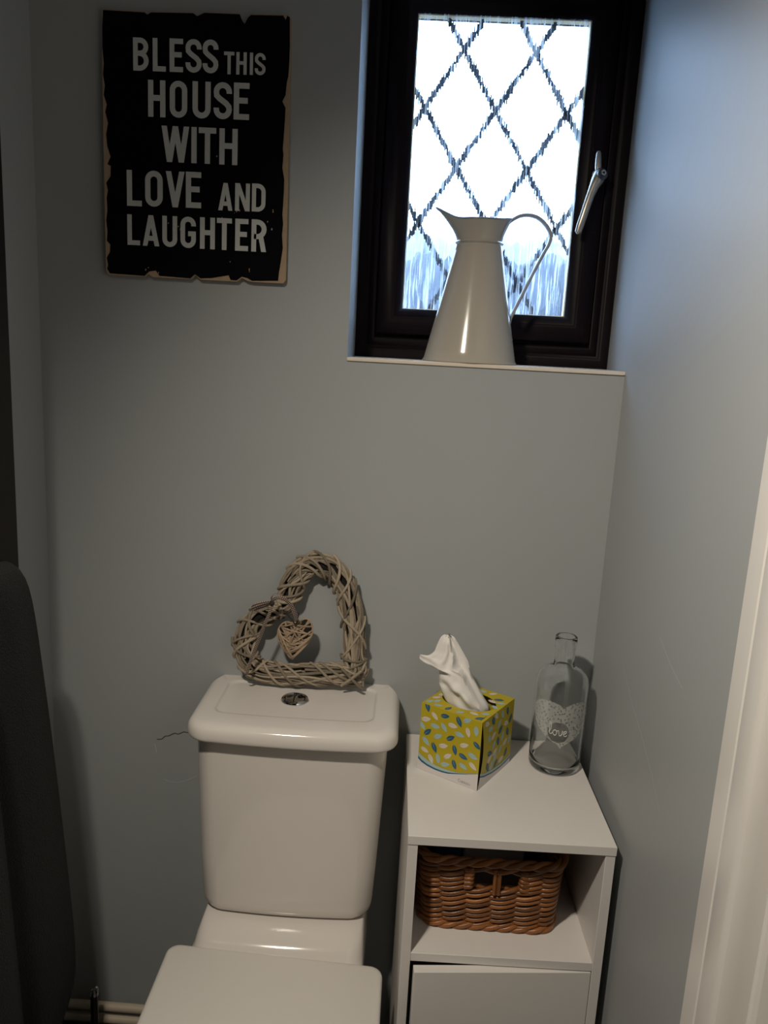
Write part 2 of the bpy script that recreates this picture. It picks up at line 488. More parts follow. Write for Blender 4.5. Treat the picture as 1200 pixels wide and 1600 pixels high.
# diamond lead strips, their edges ragged as seen through the rippled glass
rl = random.Random(3)
ld = MB()
cx, cz, hw, hh = 0.1262, 1.9445, 0.0682, 0.1055
slope = hh/hw
lx0, lx1, lz0, lz1 = gx0+.003, gx1-.003, gz0+.003, gz1-.003
def lead_strip(sign, c):
    # z = cz + sign*slope*(x-cx) + c ; built from vertical slivers
    x = lx0; k = 0
    while x < lx1:
        w = rl.uniform(0.0011, 0.0024); x2 = min(x+w, lx1)
        j0, j1 = rl.gauss(0, 0.0032), rl.gauss(0, 0.0032)
        zc = cz + sign*slope*((x+x2)/2-cx) + c
        half = 0.0088
        a, bb = zc-half+j0, zc+half+j1
        if sign*slope*0 == 0 and zc > lz0 and zc < lz1:
            a, bb = max(a, lz0), min(bb, lz1)
            y0, y1 = 0.1615, 0.1640
            ld.box((x, y0, a), (x2, y1, bb))
        x = x2
for sign in (1, -1):
    for k in range(-6, 7):
        lead_strip(sign, k*2*hh)
wback(ld).build('lead_lattice', M['lead'], sash, smooth=False)

# window handle
hb = MB()
def ell_path(path, ry_list, rx_list, m, sides=12):
    rings = []
    P = [Vector(p) for p in path]
    for i in range(len(P)):
        t = (P[min(i+1, len(P)-1)] - P[max(i-1, 0)]).normalized()
        yv = Vector((0, 1, 0)); yv = (yv - t*yv.dot(t)).normalized(); w = t.cross(yv)
        rings.append([P[i] + yv*math.cos(2*PI*k/sides)*ry_list[i] + w*math.sin(2*PI*k/sides)*rx_list[i] for k in range(sides)])
    m.loft(rings)
ell_path([(.3150, .119, 1.862), (.3150, .118, 1.858), (.3152, .116, 1.846), (.3158, .114, 1.834), (.3170, .113, 1.826)],
         [.0025, .004, .0045, .005, .005], [.0030, .0048, .0056, .0060, .0060], hb)
ell_path([(.3195, .108, 1.829), (.3190, .107, 1.825), (.3175, .104, 1.817), (.3135, .100, 1.807), (.3085, .097, 1.797), (.3035, .095, 1.782), (.2985, .0935, 1.764), (.2940, .0935, 1.745), (.2895, .0945, 1.727), (.2870, .096, 1.7155), (.2862, .0965, 1.7125)],
         [.006, .010, .013, .011, .0075, .006, .0055, .005, .005, .0045, .002], [.004, .0095, .0125, .0115, .0088, .0075, .0072, .0070, .0070, .006, .0025], hb)
ell_path([(.3190, .1275, 1.8235), (.3185, .113, 1.820), (.3180, .104, 1.818)], [.011]*3, [.011]*3, hb)
def hshift(m):
    m.v = [(v[0]*1.0225, v[1]+DY, 1.49+(v[2]-1.49)*1.0225) for v in m.v]; return m
hd = hshift(hb).build('window_handle', M['nickel'], W)
# lock face and button
lk = MB()
def disc(m, c, n, r0, r1, d0, d1, sides=24, mi=0, sx=1.0):
    c = Vector(c); n = Vector(n).normalized(); u = n.cross(Vector((1, 0, 0)) if abs(n.x) < .9 else Vector((0, 1, 0))).normalized(); w = n.cross(u)
    r = lambda rad, d: [c + n*d + u*math.cos(2*PI*k/sides)*rad + w*math.sin(2*PI*k/sides)*rad*sx for k in range(sides)]
    m.loft([r(r1, d0), r(r1, d1), r(r0, d1), r(r0, d0)] if r0 > 0 else [r(r1, d0), r(r1, d1)], True, r0 <= 0, r0 <= 0, mi)
fn = Vector((0.35, -1, 0.15))
disc(lk, (.3205, .093, 1.8175), fn, 0, .0100, -.004, .0015)
lko = hshift(lk).build('lock_face', M['steel_dark'], W)
lk2 = MB(); disc(lk2, (.3213, .0912, 1.8195), fn, .0022, .0050, 0, .0022)
hshift(lk2).build('lock_button', M['nickel'], lko)

# ------------------------------------------------------------------ outdoors beyond the glass
b = MB(); b.box((-12, 0.5, -0.35), (12, 22, -0.25)); struct(b.build('ground', M['ground'], smooth=False), 'grey ground outside the window')
b = MB()
rh = random.Random(11)
nx, nz = 260, 8
grid = []
for a in range(nx+1):
    x = -6 + 12*a/nx
    top = 2.40 + 0.05*math.sin(x*2.1) + 0.06*math.sin(x*9.7+1) + rh.uniform(-.05, .04)
    row = []
    for k in range(nz*2+1):
        th = PI*k/(nz*2)
        zz = -0.25 + (top+0.25)*math.sin(th)**0.6
        yy = 7 - 0.9*math.cos(th) + rh.uniform(-.07, .07)
        row.append((x, yy, zz))
    grid.append(row)
b.loft(grid, False, False, False)
tag(b.build('hedge', M['hedge']), 'hedge with blue grey haze in its colour, seen low through the window glass', 'hedge')
# second, paler row added beyond it; the haze fade is in its colour
b = MB(); grid = []
for a in range(220):
    x = -8+16*a/219
    top = 3.25+.12*math.sin(x*1.7)+.10*math.sin(x*6.1+2)+rh.uniform(-.07, .06)
    grid.append([(x, 12-1.2*math.cos(PI*k/12)+rh.uniform(-.1, .1), -.25+(top+.25)*math.sin(PI*k/12)**.6) for k in range(13)])
b.loft(grid, False, False, False)
tag(b.build('tree_row', M['pale_trees']), 'very pale added row of trees with haze in its colour, behind the hedge outside the window', 'trees')

# ------------------------------------------------------------------ sign
SG_BLACK = [(-0.5551,2.0155),(-0.4851,2.0144),(-0.4804,2.0112),(-0.4741,2.0148),(-0.4033,2.0164),(-0.3964,2.0121),(-0.3892,2.0152),(-0.3845,2.0176),(-0.3249,2.0176),(-0.321,2.0087),(-0.3166,2.0033),(-0.3108,2.0134),(-0.3062,2.0172),(-0.2516,2.0184),(-0.2483,2.012),(-0.2453,2.0186),(-0.2412,2.016),(-0.2399,1.9693),(-0.2402,1.9493),(-0.2412,1.9262),(-0.2435,1.9174),(-0.2451,1.897),(-0.2503,1.8866),(-0.2446,1.8766),(-0.2451,1.8589),(-0.2465,1.8292),(-0.2476,1.8113),(-0.2461,1.8024),(-0.2475,1.7813),(-0.2438,1.7633),(-0.2439,1.745),(-0.2446,1.7205),(-0.2455,1.7051),(-0.2438,1.6897),(-0.2452,1.671),(-0.2433,1.6492),(-0.2461,1.6271),(-0.2489,1.6079),(-0.2502,1.5936),(-0.2967,1.5913),(-0.3051,1.5957),(-0.3151,1.5974),(-0.3243,1.5906),(-0.335,1.591),(-0.3384,1.5988),(-0.3684,1.5926),(-0.3884,1.591),(-0.3984,1.5975),(-0.4068,1.5901),(-0.462,1.5918),(-0.4686,1.6005),(-0.4804,1.5983),(-0.4888,1.5905),(-0.5509,1.5917),(-0.5558,1.5994),(-0.5541,1.6059),(-0.5562,1.6185),(-0.5503,1.6283),(-0.5494,1.641),(-0.5556,1.647),(-0.554,1.6628),(-0.556,1.6815),(-0.5534,1.6971),(-0.5543,1.7188),(-0.5518,1.7312),(-0.5548,1.7433),(-0.5471,1.7544),(-0.5461,1.7712),(-0.552,1.774),(-0.5465,1.7863),(-0.5521,1.8042),(-0.5534,1.8221),(-0.5498,1.8402),(-0.5543,1.8578),(-0.5515,1.8698),(-0.5564,1.8843),(-0.5542,1.8991),(-0.5571,1.9165),(-0.5554,1.9339),(-0.5572,1.957),(-0.5569,1.9884)]
SG_BOARD = [(-0.557,2.0145),(-0.5538,2.0172),(-0.4866,2.0161),(-0.4804,2.0118),(-0.4731,2.016),(-0.4049,2.0174),(-0.3964,2.013),(-0.3876,2.0181),(-0.3265,2.019),(-0.3217,2.0101),(-0.316,2.0044),(-0.3093,2.0148),(-0.3046,2.0189),(-0.2454,2.02),(-0.2399,2.0152),(-0.2387,1.9292),(-0.238,1.8117),(-0.237,1.6589),(-0.2369,1.5958),(-0.2418,1.5898),(-0.2966,1.5897),(-0.305,1.5909),(-0.3151,1.5958),(-0.3233,1.589),(-0.3884,1.589),(-0.3984,1.5968),(-0.4068,1.5891),(-0.4754,1.5893),(-0.4821,1.5947),(-0.4895,1.5892),(-0.5527,1.5893),(-0.5576,1.5945),(-0.5584,1.6751),(-0.5587,1.7979),(-0.5583,1.9164)]
SG_CHIPS = [(-0.2606,1.7099),(-0.2655,1.6809),(-0.273,1.6915),(-0.333,1.6197),(-0.3587,1.793),(-0.4653,1.5958),(-0.4837,1.6013),(-0.4457,1.6819),(-0.4268,1.6734),(-0.3201,1.7078),(-0.3528,1.6946),(-0.3283,1.7059),(-0.3003,1.607),(-0.2499,2.0142)]
SY = -0.013
sg = thing('wall_sign', (-0.398, 0, 1.589), 'black rectangular sign with chipped tan edges and grey lettering on the back wall', 'sign')
b = MB(); b.prism([(x, SY, z) for x, z in SG_BOARD], (0, 0.0115, 0)); b.build('board', M['board'], sg, smooth=False)
b = MB(); b.poly([(x, SY-0.0004, z) for x, z in SG_BLACK])
rc = random.Random(5)
for x, z in SG_CHIPS:
    for q in range(rc.choice((1, 1, 2))):
        ox, oz = x+rc.uniform(-.003, .003), z+rc.uniform(-.004, .004)
        n = 6; rr = rc.uniform(.0006, .0017)
        b.poly([(ox+rr*rc.uniform(.4, 1.1)*math.cos(2*PI*k/n), SY-0.0008, oz+rr*1.5*rc.uniform(.4, 1.2)*math.sin(2*PI*k/n)) for k in range(n)], 1)
b.build('painted_face', [M['sign_black'], M['board']], sg, smooth=False)
# stroke lettering: unit box letters, stroke centrelines
def arc(cx, cy, rx, ry, a0, a1, n=10):
    return [(cx+rx*math.cos(math.radians(a0+(a1-a0)*k/n)), cy+ry*math.sin(math.radians(a0+(a1-a0)*k/n))) for k in range(n+1)]
def glyph(ch, w, t):
    # returns strokes (list of point lists) in a box of width w, height 1, stroke thickness t
    h = t/2; x0, x1, y0, y1 = h, w-h, h, 1-h; m = (x0+x1)/2; rx = (x1-x0)/2
    if ch == 'I': return [[(w/2, 0), (w/2, 1)]]
    if ch == 'L': return [[(x0, 1), (x0, y0), (w, y0)]]
    if ch == 'E': return [[(w, y1), (x0, y1), (x0, y0), (w, y0)], [(x0, .52), (w*.90, .52)]]
    if ch == 'T': return [[(0, y1), (w, y1)], [(w/2, y1), (w/2, 0)]]
    if ch == 'H': return [[(x0, 0), (x0, 1)], [(x1, 0), (x1, 1)], [(x0, .52), (x1, .52)]]
    if ch == 'N': return [[(x0*.9, 0), (x0*.9, 1)], [(w-x0*.9, 0), (w-x0*.9, 1)], ('d', x0*1.1, 1, w-x0*1.1, 0)]
    if ch == 'U': return [[(x0, 1), (x0, y0+rx)] + arc(m, y0+rx, rx, rx, 180, 360)[1:] + [(x1, 1)]]
    if ch == 'O':
        p = [(x1, y1-rx)] + arc(m, y1-rx, rx, rx, 0, 180)[1:] + [(x0, y0+rx)] + arc(m, y0+rx, rx, rx, 180, 360)[1:] + [(x1, y1-rx)]
        return [p]
    if ch == 'V': return [('d', h*1.05, 1, w/2, 0), ('d', w-h*1.05, 1, w/2, 0)]
    if ch == 'A': return [('d', h*1.05, 0, w/2, 1), ('d', w-h*1.05, 0, w/2, 1), [(w*.26, .25), (w*.74, .25)]]
    if ch == 'W':
        return [('d', h, 1, w*.285, 0), ('d', w*.285, 0, w*.5, 1), ('d', w*.5, 1, w*.715, 0), ('d', w*.715, 0, w-h, 1)]
    if ch == 'D':
        r = min(rx*1.2, .3)
        return [[(x0, y0), (x0, y1), (x1-r, y1)] + arc(x1-r, y1-r, r, r, 90, 0)[1:] + arc(x1-r, y0+r, r, r, 0, -90) + [(x0, y0)]]
    if ch == 'B':
        r = (y1-.53)/2; r2 = (.53-y0)/2
        return [[(x0, 0), (x0, y1), (x1-r*.95, y1)] + arc(x1-r*1.05, y1-r, r, r, 90, -90)[1:] + [(x0, .53)],
                [(x0, .53), (x1-r2, .53)] + arc(x1-r2, y0+r2, r2, r2, 90, -90)[1:] + [(0, y0)]]
    if ch == 'R':
        r = (y1-.47)/2
        return [[(x0, 0), (x0, y1), (x1-r, y1)] + arc(x1-r, y1-r, r, r, 90, -90)[1:] + [(x0, .47)], ('d', m+.055, .50, w-h*1.05, 0)]
    if ch == 'G':
        return [[(x1, .70), (x1, y1-rx)] + arc(m, y1-rx, rx, rx, 0, 180)[1:] + [(x0, y0+rx)] + arc(m, y0+rx, rx, rx, 180, 360)[1:] + [(x1, .46), (m, .46)]]
    if ch == 'S':
        top = arc(m, y1-rx*.98, rx, rx*.98, 0, 180)
        yb = y0+rx*.98
        return [[(x1, y1-rx*1.2)] + top + [(x0+.01, .64), (x0+w*.16, .565), (x1-w*.16, .425), (x1-.01, .34)] + arc(m, yb, rx, rx*.98, 0, -180) + [(x0, y0+rx*1.2)]]
    return []
def stroke_poly(m, pts, t, fn, mi=0):
    # ribbon with mitred joints mapped through fn(u,v); ('d', ...) is a diagonal with level ends
    if pts[0] == 'd':
        _, xa, ya, xb, yb = pts
        g = t/2*math.hypot(xb-xa, yb-ya)/abs(yb-ya)
        i = m.add([fn(xa-g, ya), fn(xa+g, ya), fn(xb+g, yb), fn(xb-g, yb)]); m.face((i, i+1, i+2, i+3), mi); return
    P = [Vector(p) for p in pts]; L = []; R = []
    closed = (P[0]-P[-1]).length < 1e-6
    if closed: P = P[:-1]
    n = len(P)
    for i in range(n):
        d0 = P[i]-P[i-1] if (i > 0 or closed) else P[1]-P[0]
        d1 = P[(i+1) % n]-P[i] if (i < n-1 or closed) else P[i]-P[i-1]
        if d0.length < 1e-9: d0 = d1
        if d1.length < 1e-9: d1 = d0
        d0.normalize(); d1.normalize()
        n0 = Vector((-d0.y, d0.x)); n1 = Vector((-d1.y, d1.x))
        mm = n0+n1
        if mm.length < 1e-6: mm = n0
        mm.normalize(); k = t/2/max(.45, mm.dot(n0))
        L.append(P[i]+mm*k); R.append(P[i]-mm*k)
    a = m.add([fn(*p) for p in L]); c = m.add([fn(*p) for p in R])
    for i in range(n if closed else n-1):
        j = (i+1) % n
        m.face((a+i, c+i, c+j, a+j), mi)
LINES = [  # word, letter x ranges (zoomed units), world corners (x left, x right, z top left, z top right, z bottom left, z bottom right), zoomed x extent
    ('BLESS', [(272,355),(377,447),(467,539),(552,638),(643,727)], (-0.505,-0.360,1.9755,1.9775,1.9245,1.9255)),
    ('THIS', [(757,812),(823,879),(895,913),(922,980)], (-0.3505,-0.280,1.960,1.960,1.925,1.926)),
    ('HOUSE', [(352,445),(468,562),(590,687),(703,800),(810,893)], (-0.480,-0.3065,1.911,1.913,1.853,1.855)),
    ('WITH', [(425,572),(582,614),(623,716),(733,830)], (-0.457,-0.3255,1.840,1.840,1.782,1.782)),
    ('LOVE', [(238,318),(336,430),(446,547),(553,635)], (-0.5185,-0.388,1.766,1.768,1.707,1.709)),
    ('AND', [(727,804),(818,895),(907,980)], (-0.358,-0.2755,1.752,1.754,1.707,1.708)),
    ('LAUGHTER', [(240,308),(322,412),(428,508),(525,608),(630,710),(720,800),(818,888),(905,985)], (-0.5185,-0.2725,1.693,1.695,1.642,1.641)),
]
b = MB()
kk = 0
for word, rng, (xl, xr, ztl, ztr, zbl, zbr) in LINES:
    X0, X1 = rng[0][0], rng[-1][1]
    for ch, (a, c) in zip(word, rng):
        wx0 = xl+(xr-xl)*(a-X0)/(X1-X0); wx1 = xl+(xr-xl)*(c-X0)/(X1-X0)
        tt = ((a+c)/2-X0)/(X1-X0)
        zb = zbl+(zbr-zbl)*tt; zt = ztl+(ztr-ztl)*tt; H = zt-zb
        w = (wx1-wx0)/H; t = .158
        for st in glyph(ch, w, t):
            kk += 1
            stroke_poly(b, st, t, lambda u, v, wx0=wx0, zb=zb, H=H, kk=kk: (wx0+u*H, SY-0.0009-0.00001*(kk % 7), zb+v*H))
b.build('lettering', M['letter'], sg, smooth=False)

# ------------------------------------------------------------------ enamel jug on the sill
JX, JY, JZ = 0.1000, 0.050, 1.4682
def jback(m):
    m.v = [(JX+.0020+(v[0]-JX)*1.02, v[1]+.031+(v[1]-JY)*.0, JZ-.0004+(v[2]-JZ)*1.02) for v in m.v]; return m
jug = thing('enamel_jug', (JX, JY+.031, JZ), 'tall white enamel jug with pointed spout standing on the window sill', 'jug')
JZT = 1.680
LEAN = 0.0
NS = 56
def jring(r, z, cxo=0.0):
    return [(JX+cxo+r*math.cos(2*PI*k/NS), JY+r*math.sin(2*PI*k/NS), z) for k in range(NS)]
rings = []
prof = [(0.0870, 0.0006), (0.0878, 0.0020), (0.0870, 0.0040), (0.0850, 0.0065)]
for r, dz in prof: rings.append(jring(r, JZ+dz))
for k in range(1, 15):
    t = k/14; z = JZ+.0065+(JZT-JZ-.0085)*t
    r = .0850+(.0405-.0850)*t - .0035*math.sin(PI*t)*0
    rings.append(jring(r, z, .0035*t))
for r, z in ((.0425, 1.6795), (.0438, 1.6812), (.0425, 1.6830), (.0408, 1.6845)): rings.append(jring(r, z, .0035))
def rim(a):
    # a: angle, 0 = handle side, pi = spout
    d = math.atan2(math.sin(a-PI), math.cos(a-PI))
    sp = math.exp(-(d/.42)**2)
    e = math.atan2(math.sin(a), math.cos(a)); hd_ = math.exp(-(e/.7)**2)
    r = .0520+.0300*sp+.0045*hd_
    z = 1.7180+.0210*sp+.0070*hd_
    return r, z
for k in range(1, 11):
    t = k/10; ring = []
    for q in range(NS):
        a = 2*PI*q/NS; r1, z1 = rim(a)
        f = t**1.35 if True else t
        r = .0408+(r1-.0408)*f
        z = 1.6845+(z1-1.6845)*(t**.97)
        ring.append((JX+.0035+r*math.cos(a), JY+r*math.sin(a)*(1-.35*math.exp(-(math.atan2(math.sin(a-PI), math.cos(a-PI))/.5)**2)*f), z))
    rings.append(ring)
outer_top = rings[-1]
ctr = Vector((JX+.0035, JY, 0))
inner = []
for ring in (rings[-1], rings[-4], rings[-8], rings[-11], rings[8]):
    inner.append([tuple(Vector((p[0], p[1], p[2])) + (Vector((ctr.x-p[0], ctr.y-p[1], 0)).normalized()*.0016)) for p in ring])
b = MB(); b.loft(rings+inner, True, True, True)
jb = jback(b).build('body', M['enamel'], jug, angle=50)
b = MB(); b.tube([(p[0], p[1], p[2]) for p in outer_top], .0014, 6, True); tag(jback(b).build('rim', M['enamel_rim'], jug), 'grey worn rim')
HP = [(0.1550,1.7205),(0.1602,1.7251),(0.1717,1.7313),(0.1859,1.7338),(0.2018,1.7309),(0.2158,1.7219),(0.2267,1.7086),(0.2297,1.6972),(0.2267,1.6832),(0.2185,1.6666),(0.2003,1.6258),(0.1801,1.5774),(0.1709,1.5553),(0.1690,1.5490),(0.1678,1.540)]
hp = catmull([(x+.0005, JY, z) for x, z in HP], 6)
b = MB(); rings = []
for i, p in enumerate(hp):
    t = (hp[min(i+1, len(hp)-1)]-hp[max(i-1, 0)]).normalized(); n = Vector((0, 1, 0)).cross(t)
    w, h = .0080, .0027
    rings.append([p+Vector((0, w*a, 0))+n*h*c for a, c in ((-1, -.3), (-.7, -1), (.7, -1), (1, -.3), (1, .3), (.7, 1), (-.7, 1), (-1, .3))])
b.loft(rings); jback(b).build('handle', M['enamel_handle'], jug)

# ------------------------------------------------------------------ toilet
toilet = thing('toilet', (-0.177, -0.12, 0.0), 'white close coupled toilet with flat lidded seat against the back wall', 'toilet')
# pan
b = MB()
R = []
for z, x0, x1, y0, y1, r in ((0.0, -.285, -.075, -.56, -.02, .08), (.02, -.282, -.078, -.565, -.02, .08), (.20, -.295, -.065, -.60, -.015, .09), (.32, -.335, -.032, -.62, -.012, .12),
                             (.365, -.343, -.029, -.64, -.012, .12), (.398, -.343, -.029, -.64, -.012, .12), (.404, -.342, -.030, -.630, -.010, .12),
                             (.4045, -.341, -.030, -.300, -.010, .03), (.4065, -.340, -.030, -.278, -.010, .03), (.4120, -.3385, -.0305, -.263, -.010, .03), (.4220, -.3365, -.031, -.252, -.010, .03),
                             (.4340, -.3340, -.032, -.243, -.010, .03), (.4425, -.331, -.0335, -.232, -.010, .028), (.4485, -.329, -.035, -.216, -.010, .026), (.4515, -.3275, -.036, -.200, -.010, .026), (.4525, -.326, -.037, -.190, -.010, .026)):
    R.append(rrect(x0, x1, y0, y1, r, z, bow=.004 if z < .40 else .006))
b.loft(R); b.build('pan', M['ceramic'], toilet, angle=50)
# cistern body
b = MB(); R = []
for z, x0, x1, y0, r in ((.4545, -.316, -.044, -.168, .03), (.4555, -.326, -.034, -.178, .032), (.459, -.332, -.028, -.1835, .035), (.466, -.336, -.0235, -.1865, .036), (.478, -.3385, -.0215, -.188, .036),
                         (.56, -.3425, -.0175, -.190, .036), (.66, -.3460, -.0135, -.1905, .036), (.76, -.3490, -.0095, -.191, .036), (.812, -.3505, -.008, -.191, .036)):
    R.append(rrect(x0, x1, y0, -.004, r, z, bow=.008))
b.loft(R); b.build('cistern', M['ceramic'], toilet, angle=50)
# cistern lid
b = MB(); R = []
def lidring(ins, z, bow=.009, r=.040):
    return rrect(-.3630+ins, .0090-ins, -.2150+ins, -.0035+min(ins, .02), r-min(ins*.5, .02), z, bow=bow, n=8)
for ins, z in ((.012, .812), (.008, .8085), (.004, .8078), (.0015, .809), (.0003, .812), (0, .816), (.0004, .822), (.0018, .828), (.0045, .8325), (.0085, .8360), (.0140, .8380), (.020, .8388)):
    R.append(lidring(ins, z))
def inner_ring(e, z):
    return rrect(-.3225+e, -.0365-e, -.1600+e, -.0225-e, .020, z, bow=.004, n=8)
R += [inner_ring(-.004, .8389), inner_ring(-.0012, .8386), inner_ring(0.0005, .8368), inner_ring(.0025, .8357), inner_ring(.006, .8355)]
b.loft(R); b.build('cistern_lid', M['ceramic'], toilet, angle=60)
# flush button
BX, BY, BZ = -.187, -.088, .8352
def lathe(m, prof, c, sides=32, mi=0, cap0=True, cap1=True):
    m.loft([[(c[0]+r*math.cos(2*PI*k/sides), c[1]+r*math.sin(2*PI*k/sides), c[2]+z) for k in range(sides)] for r, z in prof], True, cap0, cap1, mi)
b = MB(); lathe(b, [(.0255, 0), (.0258, .0025), (.0245, .0048), (.0215, .0056), (.0200, .0050), (.0192, .0030), (.0190, .0010), (.0005, .0010)], (BX, BY, BZ), 40)
fb = b.build('flush_button', M['chrome'], toilet)
b = MB()
def half_disc(m, r, s, gap, c):
    pts = [(s*gap, -math.sqrt(r*r-gap*gap))]
    n = 16
    a0 = math.asin(min(1, gap/r))
    arcp = []
    for k in range(n+1):
        a = -PI/2+a0+(PI-2*a0)*k/n
        arcp.append((s*r*math.cos(a), r*math.sin(a)))
    rings = []
    for z, f in ((0.001, 1), (.0040, 1), (.0050, .93), (.0046, .70), (.0038, .40)):
        cxm = s*r*.45
        rings.append([(c[0]+cxm+(x-cxm)*f, c[1]+y*f, c[2]+z) for x, y in arcp])
    m.loft(rings)
for s in (1, -1):
    hbm = MB(); half_disc(hbm, .0182, s, .0008, (BX, BY, BZ)); hbm.build('button_half', M['chrome'], fb)
# seat ring and seat cover
def coverring(ins, z):
    pts = []
    # D shape: rear straight edge slightly skewed, front rounded
    x0, x1, yb, yf = -.377+ins, .006-ins, -.252-ins, -.655+ins
    r = .022-ins*.6
    for cx_, cy_, a0 in ((x1-r, yb-r, 0), (x0+r, yb-r, PI/2)):
        for k in range(7):
            a = a0+PI/2*k/6; pts.append((cx_+r*math.cos(a), cy_+r*math.sin(a), z))
    R2 = (x1-x0)/2; cc = (x0+x1)/2
    yc = -.47
    for k in range(17):
        a = PI+PI*k/16
        ca, sa = math.cos(a), math.sin(a)
        pts.append((cc+R2*math.copysign(abs(ca)**.75, ca), yc+(yc-yf)*sa*1.0, z))
    out = []
    for x, y, zz in pts:
        out.append((x, y-(x-cc)*.050, zz))
    return out
b = MB(); b.loft([coverring(.006, .4055), coverring(.003, .4060), coverring(.003, .4115), coverring(.006, .412)]); b.build('seat', M['seat'], toilet, angle=50)
b = MB(); b.loft([coverring(.004, .4125), coverring(.001, .4132), coverring(0, .4150), coverring(0, .4235), coverring(.0012, .4275), coverring(.004, .4295), coverring(.009, .4303)])
b.build('seat_cover', M['seat'], toilet, angle=50)
for hx in (-.265, -.105):
    b = MB(); b.tube([(hx-.018, -.246, .4135), (hx+.018, -.247, .4135)], .0075, 12); b.build('hinge', M['seat'], toilet)

# ------------------------------------------------------------------ wicker heart wreath on the cistern lid
ZB = .8385
wr = thing('heart_wreath', (-.19, -.035, ZB), 'grey woven willow heart wreath with gingham bow propped on the cistern lid', 'wreath')
HT = [(-0.0805,0.8745),(-0.0829,0.8938),(-0.0852,0.913),(-0.0872,0.9577),(-0.0919,0.9954),(-0.1041,1.0354),(-0.1186,1.0609),(-0.1387,1.0782),(-0.1657,1.0826),(-0.1892,1.0709),(-0.2041,1.0477),(-0.2118,1.0222),(-0.2173,1.003),(-0.2276,0.9913),(-0.244,0.9839),(-0.2681,0.9712),(-0.286,0.9541),(-0.2942,0.9311),(-0.2937,0.9054),(-0.2863,0.8831),(-0.269,0.8648),(-0.2349,0.8593),(-0.1949,0.8594),(-0.152,0.862),(-0.1155,0.866)]
def wy(z): return -.038+(z-.845)*.070
HC = catmull([(x, wy(z), z) for x, z in HT], 12, True)
NH = len(HC)
HN = []
for i in range(NH):
    t = (HC[(i+2) % NH]-HC[i-2]); t.y = 0; t.normalize(); HN.append(Vector((t.z, 0, -t.x)))
# smooth the normals round the sharp tip and notch
for _ in range(6):
    HN = [(HN[i-1]+HN[i]*2+HN[(i+1) % NH]).normalized() for i in range(NH)]
rw = random.Random(21)
b = MB()
def hpt(s, u, v):
    i = int(math.floor(s)) % NH; f = s-math.floor(s); j = (i+1) % NH
    c = HC[i].lerp(HC[j], f); n = HN[i].lerp(HN[j], f).normalized()
    return c+n*u+Vector((0, 1, .05))*v
def rad(s):
    # bundle half width, a little narrower at the notch
    d = min(abs((s % NH)-NH*13/25), NH-abs((s % NH)-NH*13/25))/NH
    return .0215-.006*math.exp(-(d/.05)**2)
# added dark core that imitates the shade between the strands
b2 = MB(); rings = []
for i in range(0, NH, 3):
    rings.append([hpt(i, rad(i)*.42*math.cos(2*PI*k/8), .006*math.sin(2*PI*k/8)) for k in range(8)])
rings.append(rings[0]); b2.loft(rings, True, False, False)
strands = 112
for k in range(strands):
    ln = rw.uniform(.16, .42)*NH; s0 = rw.uniform(0, NH); th = rw.uniform(0, 2*PI); tw = rw.uniform(-.9, .9)
    rr = rw.uniform(.72, 1.0); r = rw.uniform(.0020, .0033); n = int(ln/3)+2
    pts = []
    for q in range(n+1):
        t = q/n; s = s0+ln*t; a = th+tw*PI*t+.35*math.sin(t*9+k)
        R_ = rad(s)*rr
        pts.append(hpt(s, R_*math.cos(a), .0135*rr*math.sin(a)))
    b.tube(pts, [r*(.55+.45*min(1, 8*min(t/n, 1-t/n))) for t in range(n+1)], 6)
for k in range(30):   # strands laid across the bundle
    ln = rw.uniform(.035, .10)*NH; s0 = NH*k/30+rw.uniform(-3, 3); th = rw.choice((PI*.95, PI*.05))+rw.uniform(-.3, .3); tw = -rw.uniform(.9, 1.35)
    r = rw.uniform(.0023, .0032); n = 14; pts = []
    if math.cos(th) > 0: tw = -tw * 1.0
    sgn = 1
    for q in range(n+1):
        t = q/n; s = s0+ln*(t-.5)
        # swing over the room side (v negative)
        uu = math.cos(PI*t)*(1 if math.cos(th) > 0 else -1)
        vv = -math.sin(PI*t)
        R_ = rad(s)*1.08
        pts.append(hpt(s, R_*uu*1.02, .0165*vv+.002))
    b.tube(pts, r, 6)
for k in range(6):     # straight rods crossing at the pointed tip
    o_ = -.017+.034*k/5; yy = rw.uniform(-.012, .006); r = rw.uniform(.0022, .0032)
    b.tube([(-.0805+o_, wy(.85)+yy, .8440+rw.uniform(0, .006)), (-.083+o_*.95, wy(.9)+yy, .900), (-.086+o_*.9, wy(.95)+yy, .945+rw.uniform(0, .02))], r, 6)
    b.tube([(-.0605-rw.uniform(0, .008), wy(.86)+yy-.003, .8645+o_), (-.110, wy(.86)+yy-.003, .8640+o_*.95), (-.165-rw.uniform(0, .03), wy(.86)+yy, .862+o_*.9)], r, 6)
for za, zb_, xa, xb in ((.886, .846, -.104, -.064), (.850, .884, -.104, -.066)):
    b.tube([(xa, -.0565, za), ((xa+xb)/2, -.0600, (za+zb_)/2), (xb, -.0565, zb_)], .0030, 6)
lowest = min(v[2] for v in b.v)
b.v = [(v[0], v[1], v[2]+ZB+.0008-lowest if v[2] < .875 else v[2]+(ZB+.0008-lowest)*max(0, 1-(v[2]-.875)/.05)) for v in b.v]
wv = b.build('woven_willow', M['willow_grey'], wr, angle=70)
b2.build('gap_shade_core', M['willow_gap_shade'], wv)
